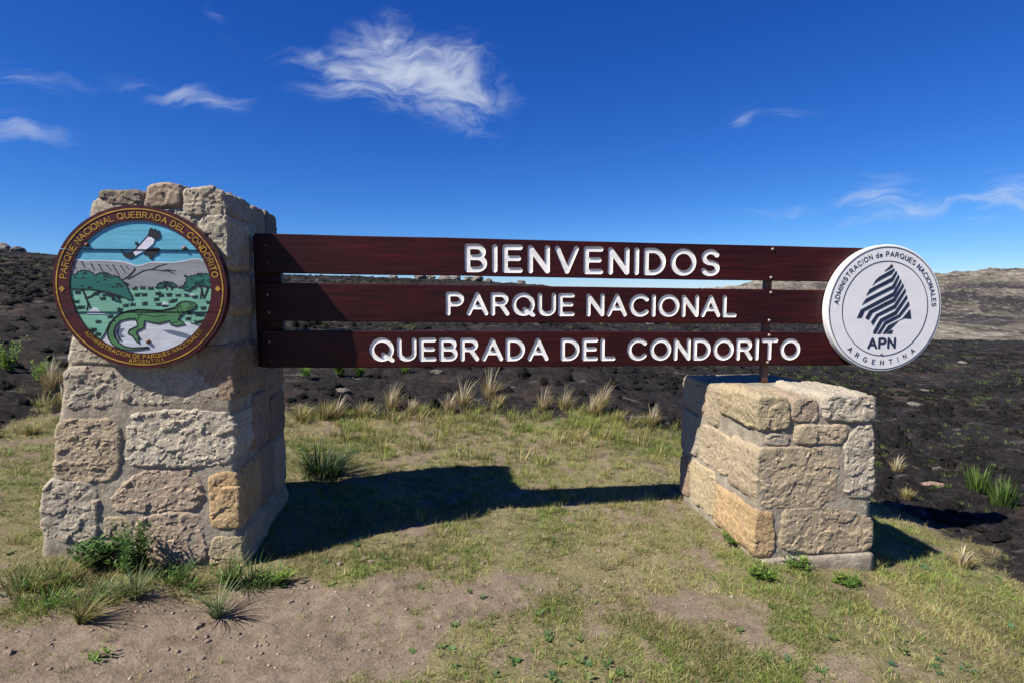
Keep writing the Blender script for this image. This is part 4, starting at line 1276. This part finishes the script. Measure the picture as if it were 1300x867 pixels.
for k, (x, y, h, l, c) in enumerate([(70, 738, .12, 'olive grass tuft at the outer left foot of tall pillar', OLIVE), (28, 752, .10, 'low green tuft near the left edge of the photo', OLIVE), (142, 757, .09, 'matted olive tuft below the bushy weed', OLIVE), (214, 738, .10, 'green tuft under the middle of tall pillar', GREEN), (238, 748, .07, 'short olive tuft left of the corner weed clump', OLIVE), (322, 742, .12, 'green tuft between corner weed and shadow edge', GREEN + PALE), (62, 770, .08, 'flat green tuft on the soil edge left of tall pillar', LIME), (120, 765, .08, 'pale tuft between the matted tuft and bare soil', PALE)]):
    plant('grass_tuft', 'grass tuft', l, *gpt(x, y), [blades(110, h, 1.3, (.1, -.1), .0048, c, 50 + k, 3, .4, .6, .10), leafy(8, h * .6, .04, GREEN, 70 + k, 1.6, 7)], 'foliage')
# dry tussocks along the fire line
TUS = [(66, 500, .50, 'tall straw plume bending left of the tall pillar', 0), (82, 512, .30, 'short straw tuft touching the left side of tall pillar', 0), (80, 540, .26, 'pale green tuft lowest beside the tall pillar left edge', 1), (40, 548, .20, 'round yellow tuft farthest left on the lawn', 1),
       (382, 536, .38, 'straw tussock nearest the right side of tall pillar', 1), (412, 533, .36, 'green and straw tussock second from the tall pillar', 1), (428, 532, .30, 'straw tussock third from the tall pillar', 0), (458, 530, .34, 'upright green and straw tussock fourth from tall pillar', 1),
       (497, 522, .42, 'dry stalky tussock under the letter U of the bottom plank', 0), (522, 527, .26, 'small straw tussock under the letters EB', 0), (588, 524, .42, 'dense straw tussock under the letters AD', 0), (570, 524, .30, 'thin straw tussock left of the dense one', 0),
       (622, 516, .50, 'tallest white plumed straw tussock at the fire line', 0), (632, 522, .26, 'low straw tussock at the foot of the tallest plume', 1), (690, 522, .34, 'straw tussock under the gap before DEL', 0), (716, 524, .34, 'narrow straw tussock under the letter D of DEL', 0),
       (763, 526, .46, 'wide straw tussock under the letters EL', 0), (752, 528, .30, 'thin straw tussock left of the wide one', 0), (785, 536, .24, 'short greenish tussock under the letter C', 1), (828, 545, .26, 'short straw tussock nearest the low pillar', 0),
       (1138, 600, .22, 'straw tussock right of the low pillar', 0), (1222, 716, .18, 'fluffy pale tussock on the lawn right of the shadow', 0), (1150, 640, .16, 'small yellow tuft beside the band of shadow', 1)]
for k, (x, y, h, l, g) in enumerate(TUS):
    q = gpt(x, y); hz = h * (.8 if q[1] < 6 else .95)
    cs = STRAW if g == 0 else STRAW + OLIVE
    parts = [blades(int(90 + 120 * h), hz * .62, .75, (.12, 0), .006, cs, 100 + k, 3, .35, .7, .05), blades(60, hz * .35, 1.0, (0, 0), .006, OLIVE + STRAW, 200 + k, 2, .3, .6, .05)]
    if g == 0: parts.append(blades(26, hz, .35, (.18, .02), .010, [(.56, .49, .34), (.48, .41, .26)], 300 + k, 4, .25, 1.2, .03))
    plant('dry_tussock', 'tussock', l, *q, parts, 'straw', 'dry grass tussocks along the fire line')
# green shrubs sprouting from the burnt ground
SH = [(12, 478, .42, 'green sprouting shrub at the left edge of the photo', 26), (52, 488, .28, 'small green shrub between left edge and the straw plume', 14), (432, 480, .34, 'wide bright green shrub under the first letter Q', 30), (456, 480, .26, 'green shrub joined to the right of the wide one', 20), (515, 476, .22, 'narrow green shrub under the letters EB', 10), (388, 482, .22, 'dull green shrub beside the tall pillar right edge', 10),
      (1242, 628, .30, 'left of two upright green shrubs on the burnt slope', 24), (1272, 640, .34, 'right of two upright green shrubs on the burnt slope', 30)]
for k, (x, y, h, l, n) in enumerate(SH):
    q = gpt(x, y)
    if x > 1000:
        plant('green_shrub', 'shrub', l, *q, [blades(n * 2 + 20, h * .85, .5, (0, 0), .017, [(.075, .135, .025), (.05, .095, .02), (.12, .19, .04)], 420 + k, 4, .35, .3, .10), blades(50, h * .4, .9, (0, 0), .012, DEEP, 440 + k, 2, .4, .5, .10)], 'foliage', 'green shrubs on the burnt ground')
        continue
    plant('green_shrub', 'shrub', l, *q, [leafy(n, h, .07, LIME if x < 1000 else LIME + GREEN, 400 + k, .75, 20)], 'foliage', 'green shrubs on the burnt ground')

# charred tussock stumps
def lump(seed, spik=.5, nu=11, nv=6):
    r = np.random.default_rng(seed); V = []; F = []
    for j in range(nv):
        ph = j / (nv - 1) * math.pi / 2
        for i in range(nu):
            a = 2 * math.pi * i / nu
            k = 1 + r.normal(0, .16)
            V.append((math.cos(a) * math.cos(ph) * k + r.normal(0, .04), math.sin(a) * math.cos(ph) * k, (math.sin(ph) * (1 + r.normal(0, spik * .45))) - (.25 if j == 0 else 0)))
    for j in range(nv - 1):
        for i in range(nu): F.append((j * nu + i, j * nu + (i + 1) % nu, (j + 1) * nu + (i + 1) % nu, (j + 1) * nu + i))
    return np.array(V), np.array(F)
def stump(k):
    v, f = lump(500 + k, .9); v = v * [.8, .8, .62]
    b, g, _ = blades(26, 1.05, .5, (0, 0), .12, [(0, 0, 0)], 520 + k, 1, .5, .3, .8)
    return np.vstack([v, b]), np.vstack([f, g + len(v)])
LUMPS = [stump(k) for k in range(8)]
def scatter(n, seed, ymin, ymax, power=1.0):
    r = np.random.default_rng(seed); out = []
    while len(out) < n:
        m = n * 3
        y = ymin + (ymax - ymin) * r.uniform(0, 1, m) ** power; u = r.uniform(-1.02, 1.02, m); x = u * y
        ok = burnt_mask(x, y) > .75
        pick = fbm2(x, y, .35, 3, .5, seed) > r.normal(-.05, .35, m)
        for a, b in zip(x[ok & pick], y[ok & pick]):
            out.append((a, b))
            if len(out) >= n: break
    return np.array(out[:n])
LM = [mesh_np('burnt_tussock', v, f, False) for v, f in LUMPS]
for m_ in LM: m_.materials.append(M['char'])
P = scatter(150, 77, 3.2, 14, .8)
P = P[np.argsort(P[:, 1])]
for k, (x, y) in enumerate(P):
    o = link('burnt_tussock', LM[k % 8]); s = random.uniform(.05, .13) * (1 if y > 6 else .55)
    o.location = (x, y, zat1(x, y)); o.rotation_euler = (0, 0, random.uniform(0, 6.28)); o.scale = (s, s * random.uniform(.8, 1.2), s * random.uniform(.8, 1.5))
    tag(o, 'small charred black tussock stump on the burnt ground', 'tussock', 'charred tussock stumps')
def scrub(k):
    v, f = lump(560 + k, .8, 7, 4); v = v * [.85, .85, .36]
    b, g, _ = blades(16, .85, .7, (0, 0), .11, [(0, 0, 0)], 580 + k, 1, .5, .3, .9)
    return np.vstack([v, b]), np.vstack([f, g + len(v)])
SCRUB = [scrub(k) for k in range(8)]
def lumps_stuff():
    P = scatter(14000, 78, 4.2, 46, 1.0); z = zat(P[:, 0], P[:, 1]); r = np.random.default_rng(9)
    V = []; F = []; b = 0
    for k, (x, y) in enumerate(P):
        v, f = SCRUB[k % 8]; s = (.035 + .13 * r.uniform(0, 1) ** 2.2) * min(1.0, .4 + y / 16); a = r.uniform(0, 6.28)
        q = v * [s, s, s * r.uniform(.7, 1.3)]; q = np.stack([q[:, 0] * math.cos(a) - q[:, 1] * math.sin(a) + x, q[:, 0] * math.sin(a) + q[:, 1] * math.cos(a) + y, q[:, 2] + z[k]], 1)
        V.append(q); F.append(f + b); b += len(v)
    o = link('burnt_scrub', mesh_np('burnt_scrub', np.vstack(V), np.vstack(F), False), M['char'])
    tag(o, 'charred black scrub covering the burnt slope', 'scrub', None, 'stuff')
lumps_stuff()
def sprouts_stuff():
    P = scatter(3000, 91, 5, 46, 1.0); z = zat(P[:, 0], P[:, 1]); r = np.random.default_rng(19); parts = []
    protos = [blades(14, .11, 1.1, (0, 0), .016, LIME if k % 3 else OLIVE + LIME, 600 + k, 1, .4, .5, .08) for k in range(10)]
    keep = fbm2(P[:, 0], P[:, 1], .22, 3, .5, 55) + .3 * (P[:, 0] > 1) > -.12
    for (x, y), zz, ok in zip(P, z, keep):
        if not ok: continue
        v, f, c = protos[r.integers(0, 10)]; s = r.uniform(.4, 1.1) * min(1.0, .3 + y / 26)
        parts.append((v * s + [x, y, zz], f, c * r.uniform(.55, 1.1)))
    v, f, c = merge(parts)
    o = link('green_regrowth', mesh_np('green_regrowth', v, f, False, c), M['foliage'])
    tag(o, 'small green sprouts dotted over the burnt slope', 'regrowth', None, 'stuff')
sprouts_stuff()

# ------------------------------------------------------------------ lawn
def footprint(x, y):
    dx = x - ORG.x; dy = y - ORG.y; a = dx * E1.x + dy * E1.y; b = dx * E2.x + dy * E2.y
    return ((a > -1.06) & (a < .02) & (b > -.02) & (b < .97)) | ((a > 2.94) & (a < 3.72) & (b > -.3) & (b < .78))
def lawn():
    r = np.random.default_rng(5)
    n = 44000
    y = 1.15 + 7.3 * r.uniform(0, 1, n) ** 1.25; x = r.uniform(-1.02, 1.02, n) * (y + .3)
    den = (1 - bare_mask(x, y)) * (1 - burnt_mask(x, y))
    pat = sstep(fbm2(x, y, 2.6, 4, .55, 61), -.45, .45)
    keep = (r.uniform(0, 1, n) < (.05 + .95 * den * (.15 + .85 * pat))) & ~footprint(x, y) & (burnt_mask(x, y) < .6)
    x, y, den = x[keep], y[keep], den[keep]; m = len(x)
    per = 16
    dry = fbm2(x, y, 1.4, 3, .5, 71)[:, None] * .9 + r.normal(0, .45, (m, per)) + .25
    cx = x[:, None] + r.normal(0, .022, (m, per)); cy = y[:, None] + r.normal(0, .022, (m, per))
    back = sstep(y, 4.5, 7.0)[:, None]
    hh = r.uniform(.009, .030, (m, per)) * (1 + 1.4 * back) * (.7 + .6 * den[:, None])
    ang = r.uniform(0, 6.28, (m, per)); tilt = r.uniform(.3, 1.6, (m, per))
    bz = zat(cx.ravel(), cy.ravel()).reshape(m, per) - .002
    w = (.0019 + .0011 * back) * np.ones((m, per)); pa = r.uniform(0, 6.28, (m, per))
    V = np.zeros((m, per, 3, 3))
    V[:, :, 0] = np.stack([cx - w * np.cos(pa), cy - w * np.sin(pa), bz], -1)
    V[:, :, 1] = np.stack([cx + w * np.cos(pa), cy + w * np.sin(pa), bz], -1)
    V[:, :, 2] = np.stack([cx + np.cos(ang) * hh * tilt, cy + np.sin(ang) * hh * tilt, bz + hh], -1)
    g = np.array([(.12, .185, .03), (.17, .235, .045), (.24, .28, .07)])[r.integers(0, 3, (m, per))]
    s = np.array([(.44, .37, .20), (.37, .31, .15), (.29, .25, .10)])[r.integers(0, 3, (m, per))]
    t = sstep(dry, .32, .95)[..., None]
    c = (g * (1 - t) + s * t) * r.uniform(.6, 1.4, (m, per, 1)) * (1 + .35 * fbm2(x, y, 3.5, 2, .5, 75))[:, None, None]
    C = np.repeat(c[:, :, None, :], 3, 2)
    V = V.reshape(-1, 3); F = np.arange(len(V)).reshape(-1, 3)
    o = link('lawn_grass', mesh_np('lawn_grass', V, F, False, C.reshape(-1, 3)), M['foliage'])
    tag(o, 'short patchy green and straw coloured grass round the pillars', 'grass', None, 'stuff')
    # flat rosette weeds among the grass
    n = 1500
    y = 1.2 + 5.6 * r.uniform(0, 1, n) ** 1.2; x = r.uniform(-1, 1, n) * (y + .2)
    keep = (burnt_mask(x, y) < .35) & ~footprint(x, y) & (r.uniform(0, 1, n) < .12 + .8 * (1 - bare_mask(x, y))) & (fbm2(x, y, 1.3, 3, .5, 81) > -.25)
    V = []; F = []; C = []
    x, y = x[keep], y[keep]; z = zat(x, y)
    for q, (a, b, cz) in enumerate(zip(x, y, z)):
        nl = r.integers(5, 10); L_ = r.uniform(.012, .034); a0 = r.uniform(0, 6.28)
        col = np.array([(.075, .15, .04), (.11, .19, .06), (.055, .13, .06), (.15, .19, .06)][r.integers(0, 4)]) * r.uniform(.8, 1.25)
        for k in range(nl):
            t = a0 + 6.283 * k / nl + r.normal(0, .2); l = L_ * r.uniform(.6, 1.2)
            d = np.array([math.cos(t), math.sin(t), r.uniform(.15, .7)]); s = np.array([-math.sin(t), math.cos(t), 0]) * l * .26; p = np.array([a, b, cz + .002]); i = len(V)
            V += [p, p + d * l * .6 + s, p + d * l, p + d * l * .6 - s]; F.append((i, i + 1, i + 2, i + 3)); C += [col] * 4
    o = link('ground_weeds', mesh_np('ground_weeds', np.array(V), np.array(F), False, np.array(C)), M['foliage'])
    tag(o, 'tiny flat leaved weeds scattered through the short grass', 'weeds', None, 'stuff')
    # small grass tufts standing out of the turf
    n = 9000
    y = 1.3 + 6.2 * r.uniform(0, 1, n) ** 1.1; x = r.uniform(-1, 1, n) * (y + .2)
    keep = (burnt_mask(x, y) < .4) & ~footprint(x, y) & (r.uniform(0, 1, n) < .10 + .14 * (x > -.7) + .76 * (1 - bare_mask(x, y))) & (fbm2(x, y, 1.9, 3, .5, 83) > -.25)
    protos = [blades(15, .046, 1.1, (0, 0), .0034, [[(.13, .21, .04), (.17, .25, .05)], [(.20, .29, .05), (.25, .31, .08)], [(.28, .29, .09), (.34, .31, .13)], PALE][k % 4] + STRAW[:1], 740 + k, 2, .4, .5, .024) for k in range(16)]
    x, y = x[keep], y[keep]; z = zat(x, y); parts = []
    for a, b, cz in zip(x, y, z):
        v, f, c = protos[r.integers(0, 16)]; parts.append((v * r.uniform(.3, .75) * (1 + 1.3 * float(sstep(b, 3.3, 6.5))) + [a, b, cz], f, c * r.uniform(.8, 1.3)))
    v, f, c = merge(parts)
    o = link('turf_tufts', mesh_np('turf_tufts', v, f, False, c), M['foliage'])
    tag(o, 'small green grass tufts standing out of the short turf', 'grass', None, 'stuff')
    # dead straws lying flat
    n = 1500
    y = 1.4 + 5.6 * r.uniform(0, 1, n); x = r.uniform(-1, 1, n) * (y + .1)
    keep = (burnt_mask(x, y) < .7) & (bare_mask(x, y) < .45) & ~footprint(x, y) & (fbm2(x, y, 1.2, 3, .5, 87) + .5 * sstep(y, 3, 6) > .05)
    x, y = x[keep], y[keep]; m = len(x); far_ = .35 + .65 * sstep(y, 2.2, 4.5); L_ = r.uniform(.05, .20, m) * far_; t = r.normal(.2, .7, m); w = r.uniform(.0012, .0024, m) * far_
    x1, y1 = x + np.cos(t) * L_, y + np.sin(t) * L_
    z0 = zat(x, y) + r.uniform(.006, .02, m); z1 = zat(x1, y1) + r.uniform(.004, .016, m)
    px, py = -np.sin(t) * w, np.cos(t) * w
    V = np.stack([np.stack([x - px, y - py, z0], 1), np.stack([x + px, y + py, z0 + .001], 1), np.stack([x1 + px * .5, y1 + py * .5, z1], 1), np.stack([x1 - px * .5, y1 - py * .5, z1], 1)], 1).reshape(-1, 3)
    C = np.repeat(np.array(STRAW)[r.integers(0, 4, m)] * r.uniform(.8, 1.25, (m, 1)), 4, 0)
    o = link('dead_straw', mesh_np('dead_straw', V, np.arange(4 * m).reshape(-1, 4), False, C), M['straw'])
    tag(o, 'dead pale straws lying flat across the short turf', 'straw', None, 'stuff')
    # taller stubble toward the fire line
    n = 9000
    y = 3.0 + 5.2 * r.uniform(0, 1, n); x = r.uniform(-1.0, 1.0, n) * y
    bm = burnt_mask(x, y); keep = (bm < .85) & (r.uniform(0, 1, n) < .04 + .62 * np.exp(-((bm - .35) / .3) ** 2) * sstep(fbm2(x, y, 1.5, 3, .5, 93), -.5, .4)) & ~footprint(x, y)
    protos = [blades(20, .13, .8, (.1, 0), .005, (STRAW + OLIVE) if k % 2 else [(.26, .29, .07), (.32, .32, .10), (.20, .25, .05)], 700 + k, 2, .4, .6, .045) for k in range(12)]
    x, y = x[keep], y[keep]; z = zat(x, y); parts = []
    for a, b, cz in zip(x, y, z):
        v, f, c = protos[r.integers(0, 12)]; parts.append((v * r.uniform(.4, 1.35) * (.55 if b < 5 else 1) + [a, b, cz], f, c * r.uniform(.85, 1.2)))
    v, f, c = merge(parts)
    o = link('stubble_grass', mesh_np('stubble_grass', v, f, False, c), M['straw'])
    tag(o, 'knee low yellow stubble where lawn meets burnt ground', 'grass', None, 'stuff')
lawn()

# ------------------------------------------------------------------ stones on the ground
def rock_mesh(seed, sub=2, flat=.7):
    import bmesh
    bm = bmesh.new(); bmesh.ops.create_icosphere(bm, subdivisions=sub, radius=1.0)
    X = np.array([v.co[:] for v in bm.verts]); h = .30 * fbm(X, .9, 3, .5, seed) + .12 * np.sign(vnoise(X * 1.7, seed + 3))
    for v, k in zip(bm.verts, h): v.co *= 1 + k; v.co.z *= flat
    me = bpy.data.meshes.new('rock'); bm.to_mesh(me); bm.free()
    return me
def gravel():
    r = np.random.default_rng(15); n = 13000
    y = 1.15 + 3.6 * r.uniform(0, 1, n) ** 1.3; x = r.uniform(-1, 1, n) * (y + .1)
    b = bare_mask(x, y)
    strip = np.exp(-(((x + .85 - (y - 2.6) * .8) / .45) ** 2 + ((y - 2.6) / .45) ** 2))
    keep = (r.uniform(0, 1, n) < .05 + .34 * b + .6 * strip) & ~footprint(x, y)
    x, y = x[keep], y[keep]; z = zat(x, y)
    base = []
    for k in range(6):
        me = rock_mesh(800 + k, 1, .65); base.append((np.array([v.co[:] for v in me.vertices]), np.array([p.vertices[:] for p in me.polygons]))); bpy.data.meshes.remove(me)
    V = []; F = []; C = []; q = 0
    for a, c, cz in zip(x, y, z):
        v, f = base[r.integers(0, 6)]; s = .0025 + .009 * r.uniform(0, 1) ** 3.5; t = r.uniform(0, 6.28)
        w = v * s * [1, r.uniform(.6, 1), r.uniform(.6, 1)]
        V.append(np.stack([w[:, 0] * math.cos(t) - w[:, 1] * math.sin(t) + a, w[:, 0] * math.sin(t) + w[:, 1] * math.cos(t) + c, w[:, 2] + cz + s * .2], 1)); F.append(f + q); q += len(v)
        C.append(np.tile(np.array([(.24, .18, .135), (.30, .215, .16), (.19, .16, .13), (.33, .27, .22)][r.integers(0, 4)]) * r.uniform(.7, 1.15), (len(v), 1)))
    me = mesh_np('gravel', np.vstack(V), np.vstack(F), False, np.vstack(C))
    t = NT('gravel_stone'); a = t.n('ShaderNodeAttribute', attribute_name='col'); mt = t.done(a.outputs['Color'], .9, None, .2)
    tag(link('gravel', me, mt), 'loose small gravel lying on the bare trodden soil', 'gravel', None, 'stuff')
gravel()
PEB = [(252, 794, .020, 'largest brown pebble on soil before the tall pillar'), (262, 806, .010, 'small pebble beneath the largest brown one'), (263, 814, .012, 'pale pebble just right of the small dark one'), (368, 764, .016, 'brown pebble on the bare soil strip'), (11, 829, .016, 'grey pebble at the left edge of the soil'),
       (486, 688, .014, 'pinkish pebble at the tip of the shadow edge'), (462, 707, .014, 'pale pebble nearest the shadow'), (471, 714, .016, 'flat pale pebble second from the shadow'), (431, 716, .016, 'brown pebble at the shadow lower edge'), (612, 717, .018, 'reddish pebble on lawn below the sign shadow'), (693, 684, .014, 'buff pebble on the lawn near the plank shadow'), (760, 699, .014, 'pink pebble in the lawn middle'), (792, 679, .020, 'broad brown stone on the lawn before the low pillar'), (709, 737, .014, 'brown pebble in the middle foreground grass'), (457, 828, .012, 'pinkish pebble near the bottom edge'), (452, 815, .010, 'grey pebble near the bottom edge')]
for k, (x, y, s, l) in enumerate(PEB):
    q = gpt(x, y); o = link('pebble', rock_mesh(900 + k, 2, .6), M['pebble']); o.location = (*q, zat1(*q) + s * .25); o.scale = (s * 1.15, s * .9, s); o.rotation_euler = (0, 0, random.uniform(0, 6)); tag(o, l, 'pebble', 'loose pebbles on the ground')
q = gpt(1183, 618); o = link('rock', rock_mesh(950, 3, .45), M['redrock']); o.location = (*q, zat1(*q) + .005); o.scale = (.10, .07, .06); tag(o, 'flat reddish rock on the burnt slope right of low pillar', 'rock')
q = gpt(433, 502); o = link('rock', rock_mesh(951, 3, .6), M['boulder']); o.location = (*q, zat1(*q) + .02); o.scale = (.10, .07, .06); tag(o, 'pale rock among straw tussocks beside the tall pillar', 'rock')
q = gpt(555, 474); o = link('rock', rock_mesh(952, 3, .6), M['boulder']); o.location = (*q, zat1(*q) + .02); o.scale = (.09, .07, .06); tag(o, 'pale rock on burnt ground under the bottom plank', 'rock')
BLD = [(8, 311, .50, 'dark boulder on the skyline at the left edge'), (30, 317, .34, 'second skyline boulder right of the left edge one'), (500, 352, .28, 'leftmost rock of the skyline row between planks'), (534, 352, .40, 'skyline rock with a flat top between the planks'), (548, 353, .32, 'skyline rock touching the flat topped one'), (566, 352, .46, 'tallest rock of the skyline row'), (580, 355, .36, 'skyline rock right of the tallest one'), (596, 356, .34, 'rounded skyline rock in mid row'), (606, 357, .42, 'broad skyline rock near the row right end'), (620, 360, .30, 'low skyline rock second from the row right end'), (662, 361, .30, 'last rock at the right end of the skyline row')]
for k, (x, y, s, l) in enumerate(BLD):
    u = (x - 650) / 700; yy = RIDGE - 1.0; xx = u * yy
    o = link('boulder', rock_mesh(1000 + k, 3, .75), M['boulder']); o.location = (xx, yy, zat1(xx, yy) + s * .25); o.scale = (s * 1.3, s, s); o.rotation_euler = (0, 0, k * 1.3); tag(o, l, 'boulder', 'boulders on the skyline')
# scattered pale rocks of the burnt slope
rr = random.Random(12)
for k in range(26):
    yy = rr.uniform(12, 40); xx = rr.uniform(-1, .9) * yy
    s = rr.uniform(.08, .22); o = link('boulder', rock_mesh(1100 + k % 5, 2, .6) if k < 5 else bpy.data.objects['boulder.%03d' % (11 + k % 5)].data, M['boulder'] if k < 5 else None)
    o.location = (xx, yy, zat1(xx, yy)); o.scale = (s * 1.3, s, s * .8); o.rotation_euler = (0, 0, rr.uniform(0, 6)); tag(o, 'small grey rock lying far out on the burnt slope', 'rock', 'rocks on the burnt slope')
